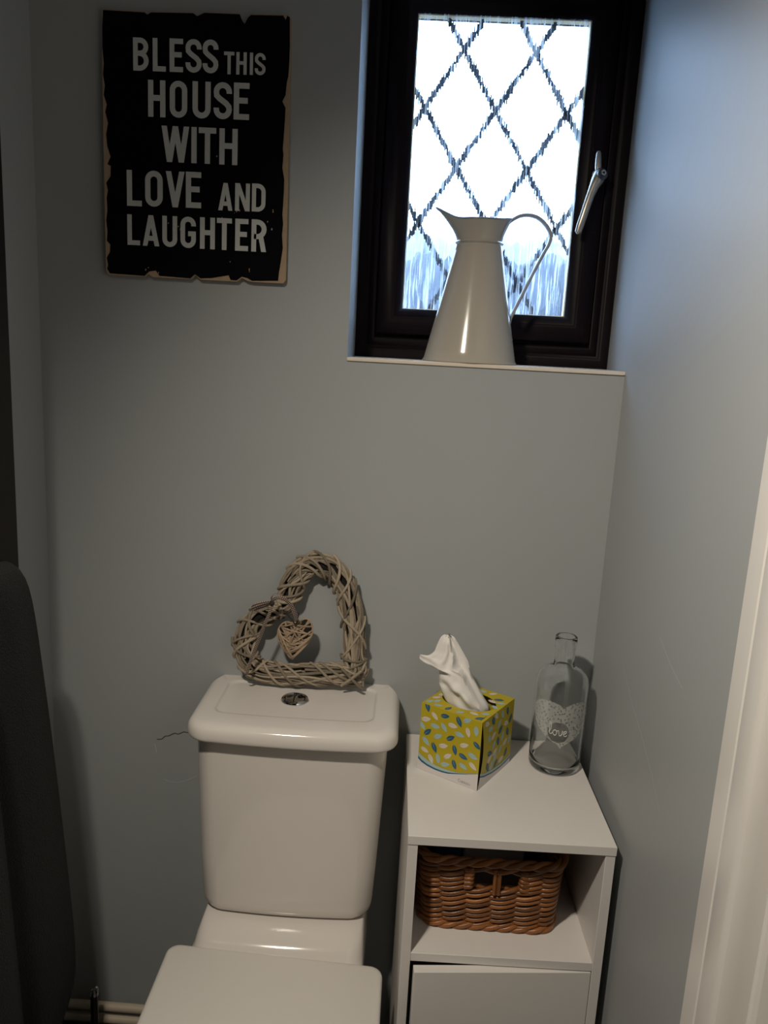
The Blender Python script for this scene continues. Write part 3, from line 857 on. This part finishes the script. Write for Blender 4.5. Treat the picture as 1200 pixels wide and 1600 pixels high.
# small hanging heart
SMO = [(-0.194,0.9622),(-0.1999,0.9707),(-0.2099,0.9745),(-0.221,0.9693),(-0.2278,0.957),(-0.2273,0.9392),(-0.2184,0.9219),(-0.2095,0.9105),(-0.1993,0.9014),(-0.1898,0.9163),(-0.1774,0.9276),(-0.1665,0.9433),(-0.1629,0.9613),(-0.167,0.9773),(-0.1763,0.9826),(-0.186,0.9775),(-0.1914,0.9698)]
so = catmull([(x, -.048, z) for x, z in SMO], 5, True)
sc = Vector((-.1955, -.048, .945))
b = MB(); rings = []
for f, yo in ((.35, -.0085), (.75, -.0065), (.93, -.003), (.95, 0), (.93, .003), (.75, .0065), (.35, .0085)):
    rings.append([tuple(sc+(p-sc)*f+Vector((0, yo, 0))) for p in so])
b.loft(rings)
sh = b.build('small_heart', M['willow_gap_shade'], wr, angle=60)  # dark solid so the gaps in the wrap look shaded
b = MB(); ns = len(so)
def across(i, j, r, bulge):
    p, q = so[i % ns], so[j % ns]; n = 10; pts = []
    for k in range(n+1):
        t = k/n; c = p.lerp(q, t)
        pts.append(c+Vector((0, -bulge*math.sin(PI*t)**.6, 0)))
    b.tube(pts, r, 6)
rs = random.Random(4)
L0 = ns*4//17; T0 = ns*8//17; R0 = ns*12//17
for k in range(46):
    t = k/45
    i = int(rs.uniform(0, ns)); 
    mode = k % 3
    if mode == 0:   # left flank to middle right: fan
        i = int(ns*(.10+.34*rs.random())); j = int(ns*(.62+.30*rs.random()))
    elif mode == 1:
        i = int(ns*(.30+.18*rs.random())); j = int(ns*(.52+.20*rs.random()))
    else:
        i = int(ns*(.06+.22*rs.random())); j = int(ns*(.40+.22*rs.random()))
    across(i, j, rs.uniform(.0014, .0019), .0088+rs.uniform(-.001, .0025))
b.tube([p+Vector((0, -.001, 0)) for p in so], .0016, 6, True)
tag(b.build('willow_wrap', M['willow_pale'], sh, angle=70), 'pale thin willow wrapped over the small heart')
b = MB(); b.tube(catmull([(-.2155, -.062, 1.0), (-.2065, -.066, .992), (-.1985, -.062, .981), (-.194, -.057, .9705), (-.191, -.054, .966)], 5), .0011, 6)
b.tube(catmull([(-.1885, -.060, .998), (-.190, -.062, .984), (-.1935, -.058, .969)], 5), .0010, 6)
b.build('hanging_cord', M['cord'], wr)
# gingham bow
def ribbon(m, path, width, wdir, y_list=None):
    P = catmull(path, 6); n = len(P); s = 0; prev = None; st = []
    for i, p in enumerate(P):
        if prev is not None: s += (p-prev).length
        prev = p
        t = (P[min(i+1, n-1)]-P[max(i-1, 0)]).normalized()
        wd = wdir(i/(n-1), t) if callable(wdir) else wdir
        w = width(i/(n-1)) if callable(width) else width
        k = m.add([p-wd*w/2, p+wd*w/2]); st.append((k, s))
    for (a, sa), (c, sb) in zip(st, st[1:]):
        u = .0034
        m.face((a, a+1, c+1, c), 0, [(sa/u, 0), (sa/u, 2.5), (sb/u, 2.5), (sb/u, 0)])
b = MB()
perp = lambda tt, t: Vector((t.z, 0, -t.x)).normalized() if Vector((t.z, 0, -t.x)).length > .1 else Vector((0, 0, 1))
kn = (-.2357, -.074, 1.0190)
ribbon(b, [kn, (-.2480, -.083, 1.0195), (-.2640, -.086, 1.0145), (-.2745, -.080, 1.0075)], lambda t: .006+.0085*min(1, t*1.6), Vector((.25, -.1, 1)).normalized())
ribbon(b, [(-.2745, -.080, 1.0075), (-.2660, -.072, 1.0060), (-.2500, -.070, 1.0110), kn], lambda t: .013-.006*t, Vector((.25, -.1, 1)).normalized())
ribbon(b, [kn, (-.2372, -.078, 1.0300), (-.2315, -.080, 1.0375), (-.2240, -.078, 1.0395)], .0075, Vector((.5, -.75, .45)).normalized())
ribbon(b, [(-.2360, -.079, 1.0240), (-.2280, -.084, 1.0310), (-.2170, -.084, 1.0315), (-.2070, -.080, 1.0245), (-.1990, -.076, 1.0130), (-.1935, -.073, .9985), (-.1900, -.068, .9845)], .0068, lambda tt, t: Vector((t.z*.8, -.35, -t.x*.8)).normalized())
ribbon(b, [(-.2351, -.077, 1.0190), (-.2392, -.083, 1.0010), (-.2484, -.084, .9768), (-.2562, -.080, .9534), (-.2642, -.078, .9324), (-.2721, -.077, .9083), (-.2800, -.074, .8790), (-.2860, -.070, .8740)], .0056, perp)
bo = b.build('bow', M['gingham'], wr, recalc=False)
tag(bo, 'brown and cream gingham ribbon bow')
smod = bo.modifiers.new('thick', 'SOLIDIFY'); smod.thickness = .0005
b = MB(); R = []
for k in range(5):
    a = -PI/2+PI*k/4
    R.append([(kn[0]+.0048*max(.2, math.cos(a))*math.cos(2*PI*q/10), kn[1]-.004+.0048*max(.2, math.cos(a))*math.sin(2*PI*q/10), kn[2]+.0052*math.sin(a)) for q in range(10)])
b.loft(R); b.build('bow_knot', M['cord'], bo)

# ------------------------------------------------------------------ white cabinet
CX0, CX1, CYF, CT = .0300, .3565, -.340, .742
cab = thing('cabinet', (.1935, -.17, 0), 'narrow white open shelf cabinet with a door below, right of the toilet', 'cabinet')
th = .0155
def panel(name, a, c, parent=cab, mt='melamine', bev=.0007, label=None):
    m = MB(); m.box(a, c); o = m.build(name, M[mt], parent, bevel=bev)
    if label: tag(o, label)
    return o
panel('top_panel', (CX0-.0008, CYF-.0015, CT-th), (CX1+.0008, -.004, CT))
panel('side_panel', (CX0, CYF, 0), (CX0+th, -.006, CT-th))
panel('side_panel', (CX1-th, CYF, 0), (CX1, -.006, CT-th))
panel('shelf', (CX0+th, CYF+.001, .5140), (CX1-th, -.012, .5295))
panel('base_panel', (CX0+th, CYF+.004, .05), (CX1-th, -.012, .05+th))
panel('plinth', (CX0+th, CYF+.02, 0), (CX1-th, CYF+.035, .05))
panel('back_panel', (CX0+th, -.012, .03), (CX1-th, -.006, CT-th))
m = MB(); m.box((-.2890, -.0160, .054), (0, 0, .5120))
dd = m.build('door', M['melamine'], None, bevel=.0007)
dd.parent = cab
dd.location = Vector((CX1-th-.0022, CYF+.0165, 0))-cab.location
dd.rotation_euler = (0, 0, math.radians(4.2))
tag(dd, 'white door standing slightly ajar')
cab.rotation_euler = (0, 0, math.radians(1.2))

# ------------------------------------------------------------------ wicker basket on the shelf
BZ0 = .5303
bk = thing('wicker_basket', (.178, -.185, BZ0), 'honey brown wicker basket with a cut-out handle on the cabinet shelf', 'basket')
rb = random.Random(9)
def bper(z, n):
    t = (z-BZ0)/.15
    x0, x1 = .067-.008*t, .290+.008*t
    y0, y1 = -.272-.016*t, -.070+.010*t
    r = .032
    # arc-length sampled rounded rectangle, starting mid-back, with outward normals
    segs = []
    pts = rrect(x0, x1, y0, y1, r, z, n=8)
    P = [Vector(p) for p in pts]; m_ = len(P)
    d = [0]
    for i in range(m_): d.append(d[-1]+(P[(i+1) % m_]-P[i]).length)
    out = []
    i = 0
    for k in range(n):
        s = d[-1]*k/n
        while d[i+1] < s: i += 1
        f = (s-d[i])/max(1e-9, d[i+1]-d[i])
        p = P[i].lerp(P[(i+1) % m_], f)
        tt = (P[(i+1) % m_]-P[i]).normalized()
        out.append((p, Vector((tt.y, -tt.x, 0)), s/d[-1]))
    return out
NSTK = 20; NPT = 240
b = MB()
rows = 12; rh_ = .0101
HX0, HX1 = .146, .226
ZH0, ZH1 = BZ0+.086, BZ0+.115
b.box((.075, -.266, BZ0), (.282, -.076, BZ0+.006))
def in_hole(p): return p.y < -.235 and HX0 < p.x < HX1
rodr = .0042
for rI in range(rows):
    z = BZ0+.010+rI*rh_
    hole = ZH0 < z < ZH1
    per = bper(z, NPT)
    for s in (0, 1):
        pts = []
        jit = rb.uniform(-.0007, .0007); ph = rb.uniform(0, 6.3); wob = rb.uniform(.0006, .0014)
        for p, n, u in per:
            a = PI*NSTK*u+s*PI+1.2+.05*rI
            off = .0052*math.cos(a)
            pts.append(p+n*off+Vector((0, 0, .0034*math.sin(a)+jit+wob*math.sin(10*u*PI+ph))))
        r = rodr*rb.uniform(.92, 1.08)
        if not hole: b.tube(pts, r, 6, True)
        else:
            # open run that starts and ends at the sides of the handle hole
            st = [i for i in range(NPT) if in_hole(pts[i])]
            if not st: b.tube(pts, r, 6, True); continue
            a0, a1 = max(st), min(st)
            seq = [pts[(a0+1+k) % NPT] for k in range((a1-a0-1) % NPT)]
            b.tube(seq, r, 6)
# stakes
for k in range(NSTK):
    pts = []
    for q in range(10):
        z = BZ0+.004+(.133-.004)*q/9
        per = bper(z, NPT); p, n, u = per[int(NPT*((k-1.2/PI)/NSTK % 1.0)) % NPT]
        pts.append(p)
    xm = pts[5]
    if in_hole(xm): continue
    b.tube(pts, .0040, 6)
for hx in (HX0-.003, HX1+.003):
    for z in [ZH0-.001+.0085*k for k in range(5)]:
        per = bper(z, NPT); y = min(p.y for p, n, u in per)
        b.tube(catmull([(hx-.010*(1 if hx < .19 else -1), y-.004, z), (hx, y-.006, z+.002), (hx+.003*(1 if hx < .19 else -1), y+.001, z+.003), (hx-.004*(1 if hx < .19 else -1), y+.006, z+.002)], 4), .0042, 6)
# base twist and rim
for z, A, r, f in ((BZ0+.0055, .0046, .0048, .5), (BZ0+.1345, .0050, .0046, .5)):
    per = bper(z, NPT)
    for s in range(3):
        pts = []
        for p, n, u in per:
            a = 2*PI*11*u+s*2*PI/3
            pts.append(p+n*(A*math.cos(a)+.002)+Vector((0, 0, A*.85*math.sin(a))))
        b.tube(pts, r, 6, True)
bw = b.build('woven_wall', M['willow_brown'], bk, angle=70)
b = MB()
xm = .186
yp = min(p.y for p, n, u in bper((ZH0+ZH1)/2, NPT))
for dx in (-.0032, .0038):
    b.tube([(xm+dx, yp-.006, ZH0-.009), (xm+dx, yp-.0075, (ZH0+ZH1)/2), (xm+dx, yp-.006, ZH1+.008)], .0034, 8)
b.build('handle_post', M['willow_brown'], bk)
# added dark lining, the shade behind the weave put into its colour
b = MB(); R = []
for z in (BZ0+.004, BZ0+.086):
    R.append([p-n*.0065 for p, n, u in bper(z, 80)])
b.loft(R, True, False, False); b.build('gap_shade_lining', M['basket_gap_shade'], bk)
# packets in the basket
b = MB()
b.prism([(.140, -.175, .5400), (.246, -.180, .5400), (.250, -.180, .6500), (.139, -.175, .6540)], (0, .030, 0))
tag(b.build('packet', M['packet_white'], None, bevel=.004), 'pale flat packet standing in the back of the wicker basket', 'packet')
b = MB()
R = []
for t in range(9):
    a = PI*t/8
    x = .086+.046*t/8; hgt = .104+.012*math.sin(a)
    R.append([(x, -.20, .5400), (x, -.20, .54+hgt), (x, -.160, .54+hgt+.004), (x, -.135, .54+hgt-.003), (x, -.135, .5400)])
b.loft(R); tag(b.build('packet', M['packet_blue'], None, angle=60, bevel=.003), 'dark blue printed packet at the left inside the wicker basket', 'packet')

# ------------------------------------------------------------------ tissue box
A = Vector((.151, -.201, .7424)); U1 = Vector((-.84664, .53217, 0)); U2 = Vector((.53217, .84664, 0)); KB = .984; UZ = Vector((0, 0, 1))
S1, S2, SH = .124, .130, .130
tb = thing('tissue_box', (A+(U1*S1+U2*S2)*KB/2), 'mustard yellow leaf patterned cube tissue box on top of the cabinet', 'tissue box')
LF = [(110.9,126.1,-106,'N'),(112.6,101.1,162,'W'),(94.7,112.5,-138,'W'),(74.0,119.1,167,'N'),(45.1,117.4,-118,'N'),(28.6,126.0,145,'L'),(92.7,93.5,-179,'L'),(74.3,96.7,-131,'L'),(57.2,106.0,-179,'W'),(107.4,77.7,134,'N'),(85.7,76.1,149,'L'),(26.2,103.4,-106,'W'),(10.6,110.4,-95,'L'),(59.8,81.1,145,'N'),(42.2,93.5,-174,'L'),(109.8,58.4,-138,'L'),(91.6,51.9,-118,'N'),(73.2,61.5,161,'W'),(49.7,61.2,-106,'N'),(31.7,76.7,157,'W'),(6.9,84.3,-144,'N'),(111.2,40.7,-164,'W'),(82.4,33.1,-100,'L'),(62.9,44.9,141,'W'),(32.2,54.6,-163,'N'),(13.5,61.8,-163,'L'),(97.1,27.5,-118,'W'),(67.1,27.2,160,'L'),(48.7,33.4,-112,'N'),(30.7,36.1,-157,'L'),(11.8,43.1,-144,'W'),(119.3,86.0,-131,'L')]
LR = [(19.6,119.9,-21,'W'),(44.5,116.5,-59,'N'),(81.7,116.0,-58,'L'),(102.6,114.8,-71,'N'),(100.2,91.5,-21,'W'),(35.9,104.3,-12,'L'),(70.2,101.4,51,'L'),(77.9,87.1,39,'N'),(49.9,85.9,28,'W'),(108.9,71.1,-64,'N'),(34.1,86.0,-65,'L'),(88.9,70.4,78,'L'),(71.0,67.0,-71,'N'),(54.4,67.2,51,'L'),(102.1,53.5,27,'W'),(40.1,55.2,-14,'N'),(82.5,47.0,51,'L'),(61.2,50.2,27,'W'),(108.8,30.3,64,'N'),(41.2,44.4,27,'W'),(63.2,38.8,51,'L'),(89.9,23.7,10,'W'),(68.5,24.3,38,'N'),(50.2,27.3,65,'L'),(34.9,30.3,-66,'N'),(55.6,122.7,-47,'W'),(118,95,60,'N'),(120,52,70,'L')]
LT = [(105.3,24.3,111,'L'),(94.7,9.3,162,'L'),(74.2,10.5,105,'N'),(50.2,10.9,139,'L'),(28.3,22.2,-177,'W'),(11.3,34.3,139,'L'),(11.3,11.9,129,'N'),(10.9,70.0,-153,'L'),(25.8,88.8,-166,'W'),(9.8,91.8,151,'L'),(19.3,103.1,151,'N'),(114,36.6,128,'W'),(113,54,103,'W'),(115,14.1,110,'L'),(60,118,20,'L'),(90,110,60,'N'),(40,120,130,'W')]
MI = {'Y': 0, 'W': 1, 'N': 2, 'L': 3, 'C': 4, 'V': 5, 'I': 6, 'P': 7}
b = MB()
front = lambda u, v, d=0.0: A+(U1*u+UZ*v)*KB-U2*d
right = lambda u, v, d=0.0: A+(U2*u+UZ*v)*KB-U1*d
topf = lambda u, v, d=0.0: A+(UZ*SH+U1*u+U2*v)*KB+UZ*d
SEAM = [(.0005, .130), (.006, .112), (.0105, .092), (.0130, .072), (.0130, .055), (.0100, .034), (.0055, .016), (.0005, .0)]
b.poly([front(0, 0), front(S1, 0), front(S1, SH), front(0, SH)], MI['Y'])
b.poly([right(u, v) for u, v in SEAM]+[right(S2, 0), right(S2, SH)], MI['Y'])
b.poly([A+U1*.006+U2*.004+UZ*.001, A+U2*.026+U1*.006+UZ*.001, A+U2*.026+U1*.006+UZ*(SH-.001), A+U1*.006+U2*.004+UZ*(SH-.001)], MI['I'])
# top panel as a ring round the oval slot
oc = (S1*.50, S2*.50); N_ = 40
oval = [(oc[0]+.052*math.cos(2*PI*k/N_), oc[1]+.040*math.sin(2*PI*k/N_)) for k in range(N_)]
def sq(k):
    a = 2*PI*k/N_; c, s = math.cos(a), math.sin(a); f = 1/max(abs(c), abs(s)); return (S1/2+S1/2*c*f, S2/2+S2/2*s*f)
i = b.add([topf(*p) for p in oval]); j = b.add([topf(*sq(k)) for k in range(N_)])
for k in range(N_):
    k2 = (k+1) % N_; b.face((i+k, i+k2, j+k2, j+k), MI['Y'])
# back faces and bottom
K1, K2, K3 = U1*S1*KB, U2*S2*KB, UZ*SH*KB
b.poly([A+K1, A+K1+K2, A+K1+K2+K3, A+K1+K3], MI['Y'])
b.poly([A+K2, A+K1+K2, A+K1+K2+K3, A+K2+K3], MI['Y'])
b.poly([A, A+K1, A+K1+K2, A+K2], MI['W'])
def clip_leaf(pts, w, h, vmin):
    return [(max(.0004, min(w-.0004, x)), max(vmin, min(h-.0004, y))) for x, y in pts]
rlf = random.Random(2)
def leaf(fn, u, v, ang, c, L=.0185, Wd=.0092, w=.124, h=.130, smin=.0004):
    u, v = u/1000, v/1000; a = math.radians(ang); ca, sa = math.cos(a), math.sin(a)
    sh_ = [(-.50, .06), (-.36, .32), (-.12, .48), (.12, .44), (.34, .24), (.50, 0), (.34, -.24), (.12, -.44), (-.12, -.48), (-.36, -.32), (-.50, -.06), (-.28, -.03), (-.28, .03)]
    k = rlf.uniform(.92, 1.06)
    pts = [(u+(p*L*ca-q*Wd*sa)*k, v+(p*L*sa+q*Wd*ca)*k) for p, q in sh_]
    pts = [(max(smin, min(w-.0004, x)), max(.0004, min(h-.0004, y))) for x, y in pts]
    b.poly([fn(x, y, .00022) for x, y in pts], MI[{'N': 'N', 'L': 'L', 'W': 'C'}[c]])
    vein = [(-.28, .018), (.22, 0), (-.28, -.018)]
    b.poly([fn(max(smin, min(w-.0004, u+(p*L*ca-q*L*sa)*k)), max(.0004, min(h-.0004, v+(p*L*sa+q*L*ca)*k)), .0004) for p, q in vein], MI['L'] if c == 'N' else MI['V'])
for e in LF: leaf(front, *e, L=.0200, Wd=.0098)
for e in LR: leaf(right, *e, L=.0200, Wd=.0105, w=S2, smin=.012)
for e in LT: leaf(topf, *e, w=S1, h=S2)
# printed waves and white foot
yb = [(.124, .0330), (.1165, .0275), (.1005, .0215), (.085, .0188), (.0698, .0180), (.055, .0190), (.0402, .0210), (.020, .0265), (0, .0335)]
lb = [(.124, .0250), (.1165, .0195), (.1041, .0150), (.088, .0128), (.0734, .0128), (.060, .0142), (.0497, .0168), (.022, .0250), (0, .0330)]
nb = [(.124, .0200), (.1165, .0148), (.1039, .0112), (.088, .0094), (.0731, .0096), (.060, .0114), (.0495, .0146), (.022, .0240), (0, .0325)]
def stripband(fn, up, lo, mi, d):
    i = b.add([fn(u, v, d) for u, v in up]); j = b.add([fn(u, v, d) for u, v in lo])
    for k in range(len(up)-1): b.face((i+k, i+k+1, j+k+1, j+k), MI[mi])
flat0 = lambda l: [(u, .0) for u, v in l]
stripband(front, yb, lb, 'L', .0005); stripband(front, lb, nb, 'N', .0005); stripband(front, nb, flat0(nb), 'W', .0005)
ry = [(.0065, .0300), (.0227, .0240), (.054, .0175), (.0865, .0145), (.110, .0150), (.130, .0175)]
rl_ = [(u, v-.0045) for u, v in ry]; rn = [(u, v-.0075) for u, v in ry]
stripband(right, ry, rl_, 'L', .0005); stripband(right, rl_, rn, 'N', .0005)
stripband(right, rn, [(.0015, 0)]+[(u, 0) for u, v in rn][1:], 'W', .0005)
# brand word printed on the foot, as on the box
kk = 0
TXT = [('C', 1.0), ('H', .72), ('E', .72), ('R', .72), ('I', .72), ('S', .72), ('H', .72)]
cu = .0385
for ch, sc_ in TXT:
    H = .0068*sc_*.95; w = .62 if ch != 'I' else .2
    if ch == 'C': st = [arc(.36, .5, .30, .44, 45, 315, 12)]; w = .66
    else: st = glyph(ch, w, .12)
    for q in st:
        kk += 1
        stroke_poly(b, q, .12, lambda u, v, cu=cu, H=H: front(cu-u*H, .0040+(.0385-cu)*.0+v*H, .0009), MI['P'])
    cu -= (w+.16)*H
b.build('carton', [M['box_yellow'], M['box_white'], M['box_navy'], M['box_light'], M['box_cream'], M['box_vein'], M['box_inside'], M['print_grey']], tb, smooth=False, recalc=False)

# tissue pulled from the slot
TL = [(0.0993, 0.8543), (0.0897, 0.8719), (0.0783, 0.8958), (0.0764, 0.9056), (0.0755, 0.9154), (0.0741, 0.9283), (0.0571, 0.935), (0.0415, 0.9405), (0.0393, 0.9463), (0.0408, 0.9512), (0.0521, 0.9525), (0.0588, 0.9568), (0.0648, 0.9634), (0.068, 0.9732), (0.0715, 0.9831), (0.0754, 0.9918), (0.0803, 0.9953)]
TR = [(0.1723, 0.857), (0.1701, 0.8651), (0.1589, 0.8817), (0.1483, 0.8991), (0.1379, 0.9164), (0.1329, 0.9258), (0.1302, 0.9338), (0.1282, 0.9402), (0.1265, 0.9457), (0.1247, 0.9496), (0.1204, 0.9567), (0.1161, 0.9637), (0.1118, 0.9706), (0.1075, 0.9776), (0.1024, 0.9861), (0.0974, 0.9921), (0.093, 0.9942)]
ti = MB(); rings = []
ctr_y = (A+(U1*S1+U2*S2)*KB/2).y
nT = 36
for k, ((xl, zl), (xr, zr)) in enumerate(zip(TL, TR)):
    t = k/(len(TL)-1); ring = []
    depth = .030*(1-t)**1.3+.007
    if k >= len(TL)-2: depth *= .5
    flap = math.exp(-((t-.5)/.11)**2)
    for q in range(nT):        # room side from left to right, then back along the far side
        a = q/nT
        if a < .5: s = a/.5; sgn = -1
        else: s = 1-(a-.5)/.5; sgn = 1
        env = math.sin(PI*s)**.6 if 0 < s < 1 else 0
        e2 = env*(.35 if sgn > 0 else 1)
        fold = .0045*math.sin(s*8+t*2.2)+.0022*math.sin(s*19-t*5)
        crease = -.011*math.exp(-((s-(.80-.22*t))/.05)**2)+.008*math.exp(-((s-(.92-.20*t))/.05)**2)
        diag = -.010*math.exp(-((t-(.30-.28*s))/.045)**2)+.006*math.exp(-((t-(.22-.28*s))/.05)**2)
        y = ctr_y-.006+sgn*depth*env*(.8 if sgn < 0 else .5)+(fold+crease+diag)*e2
        y += flap*max(0, .42-s)*(.030 if sgn < 0 else .020)
        z = zl+(zr-zl)*s
        sag = -.006*math.sin(PI*s)*flap
        ring.append((xl+(xr-xl)*s, y, z+sag))
    rings.append(ring)
dens = []
cols = [catmull([r[q] for r in rings], 4) for q in range(nT)]
for k in range(len(cols[0])): dens.append([cols[q][k] for q in range(nT)])
ti.loft(dens, True, False, True)
tis = ti.build('tissue', M['tissue'], None, angle=80)
tis.modifiers.new('thick', 'SOLIDIFY').thickness = .0004
tag(tis, 'white paper tissue pulled up out of the yellow box', 'tissue')

# ------------------------------------------------------------------ glass bottle
GX, GY, GZ = .3025, -.090, .7423
bt = thing('glass_bottle', (GX, GY, GZ), 'clear glass bottle with frosted heart print on the cabinet corner', 'bottle')
outer = [(.030, .0005), (.040, .0), (.0440, .002), (.0462, .006), (.0465, .012), (.0465, .05), (.0465, .10), (.0465, .168), (.0462, .178), (.0450, .186), (.0424, .1932), (.0380, .1990), (.0320, .2035), (.0250, .2068), (.0200, .2095), (.0180, .2130), (.0175, .222), (.0175, .2440), (.0178, .2445), (.0188, .2455), (.0193, .250), (.0193, .266), (.0188, .270), (.0175, .2712)]
innr = [(.0148, .2705), (.0140, .267), (.0138, .25), (.0138, .218), (.0142, .2105), (.0170, .2060), (.0240, .2025), (.0310, .1990), (.0365, .1940), (.0400, .1880), (.0418, .1810), (.0426, .168), (.0428, .10), (.0428, .030), (.0420, .018), (.0390, .0125), (.032, .0095), (.015, .0110), (.0008, .0125)]
b = MB(); lathe(b, [(r*1.02, z*.937) for r, z in outer+innr], (GX, GY, GZ), 64); b.build('bottle_glass', M['glass'], bt, angle=60)
# frosted heart print: cells of the cylinder surface inside a heart outline, leaving a clear roundel
b = MB()
rB = .04785
def cyl(u, v, d=0): # u: arc length from the side facing the room, v height
    a = -PI/2+u/rB-.05
    return (GX+(rB+d)*math.cos(a), GY+(rB+d)*math.sin(a), GZ+v)
hc_v = .0930; hsc = .062
def in_heart(u, v):
    x = u/hsc; y = (v-hc_v)/.041
    y2 = y-.62*math.sqrt(min(1, abs(x)))
    return x*x+y2*y2*1.15 < 1
rc_u, rc_v, rc_r = -.006, .0865, .0195
cell = .0016
NU = int(2*hsc/cell)
for a in range(NU):
    for c in range(int(.15/cell)):
        u = -hsc+a*cell; v = .02+c*cell
        if in_heart(u+cell/2, v+cell/2) and (u-rc_u)**2+(v-rc_v)**2 > rc_r**2:
            i = b.add([cyl(u, v), cyl(u+cell, v), cyl(u+cell, v+cell), cyl(u, v+cell)]); b.face((i, i+1, i+2, i+3))
b.build('heart_print', M['frost'], bt, recalc=False)
b = MB()
def script(pts, r=.0006):
    P = catmull([(u, v, 0) for u, v in pts], 6)
    b.tube([cyl(p.x, p.y, .0002) for p in P], r, 5)
bu, bv, ss = rc_u-.0165, rc_v-.003, .0130
word = [[(0, .2), (.25, .7), (.30, 1.5), (.12, 1.65), (.08, .9), (.15, .1), (.38, .05), (.55, .35)],
        [(.95, .75), (.62, .55), (.65, .05), (.95, -.02), (1.1, .4), (.95, .75), (1.05, .62), (1.35, .72)],
        [(1.35, .72), (1.45, .1), (1.6, .0), (1.85, .35), (1.85, .72), (2.0, .62)],
        [(2.0, .30), (2.3, .42), (2.42, .68), (2.2, .74), (2.05, .35), (2.2, .0), (2.55, .15)]]
for s in word: script([(bu+x*ss, bv+y*ss-x*.0010) for x, y in s])
b.build('script_print', M['script_white'], bt)

# ------------------------------------------------------------------ towel over the open door's rail
tw = MB()
rt2 = random.Random(6)
def towel_ring(z, yfar, ynear, th_, k):
    # closed outline in plan: x outwards from the door, wavy folds on the room side
    pts = []; n = 26
    for q in range(n+1):
        t = q/n; y = yfar+(ynear-yfar)*t
        fold = .013*math.sin(t*15+.6+z*.4)+.007*math.sin(t*29+z*2)
        end = min(1, math.sin(PI*min(1, max(0.02, t*6)/2))) if t < .33 else 1
        x = -.5985+(th_+fold*min(1, th_/.03))*end**.5
        pts.append((x, y, z))
    for q in range(n, -1, -1):
        t = q/n; pts.append((-.5990, yfar+(ynear-yfar)*t, z))
    return pts
TW = [(1.150, -.352, .006), (1.147, -.336, .020), (1.140, -.320, .030), (1.120, -.300, .038), (1.08, -.288, .043), (1.02, -.279, .047), (.95, -.272, .051), (.85, -.261, .056), (.72, -.249, .061), (.60, -.238, .065), (.50, -.229, .068), (.42, -.223, .069), (.375, -.226, .068), (.345, -.240, .065), (.322, -.268, .060), (.306, -.315, .054), (.298, -.39, .046)]
tw.loft([towel_ring(z, yf, -.86, th_, k) for k, (z, yf, th_) in enumerate(TW)])
tag(tw.build('towel', M['towel'], None, angle=80, subsurf=1), 'dark grey bath towel hanging on the left beside the dark door', 'towel')

# ------------------------------------------------------------------ pipes low on the back wall, upright stub
for z, lab in ((.076, 'upper cream heating pipe running along the foot of the back wall'), (.046, 'lower cream heating pipe running along the foot of the back wall')):
    b = MB(); b.tube([(-.684, -.030, z), (-.60, -.030, z), (-.45, -.030, z-.001), (-.30, -.030, z-.001)], .0095, 14)
    tag(b.build('heating_pipe', M['pipe_cream']), lab, 'pipe', 'heating pipes along the back wall')
ps = thing('pipe_stub', (-.578, -.095, 0), 'short black upright pipe with a pale metal tip by the towel', 'pipe')
b = MB(); b.tube([(-.578, -.095, 0), (-.578, -.095, .165)], .0078, 14); b.build('pipe', M['pipe_dark'], ps)
b = MB(); b.loft([[(-.578+r*math.cos(2*PI*k/16), -.095+r*math.sin(2*PI*k/16), z+(.005*math.cos(2*PI*k/16) if z > .17 else 0)) for k in range(16)] for r, z in ((.0078, .1645), (.0088, .166), (.0090, .175), (.0075, .1790), (.004, .1800))])
tag(b.build('cap', M['chrome'], ps), 'pale metal tip')
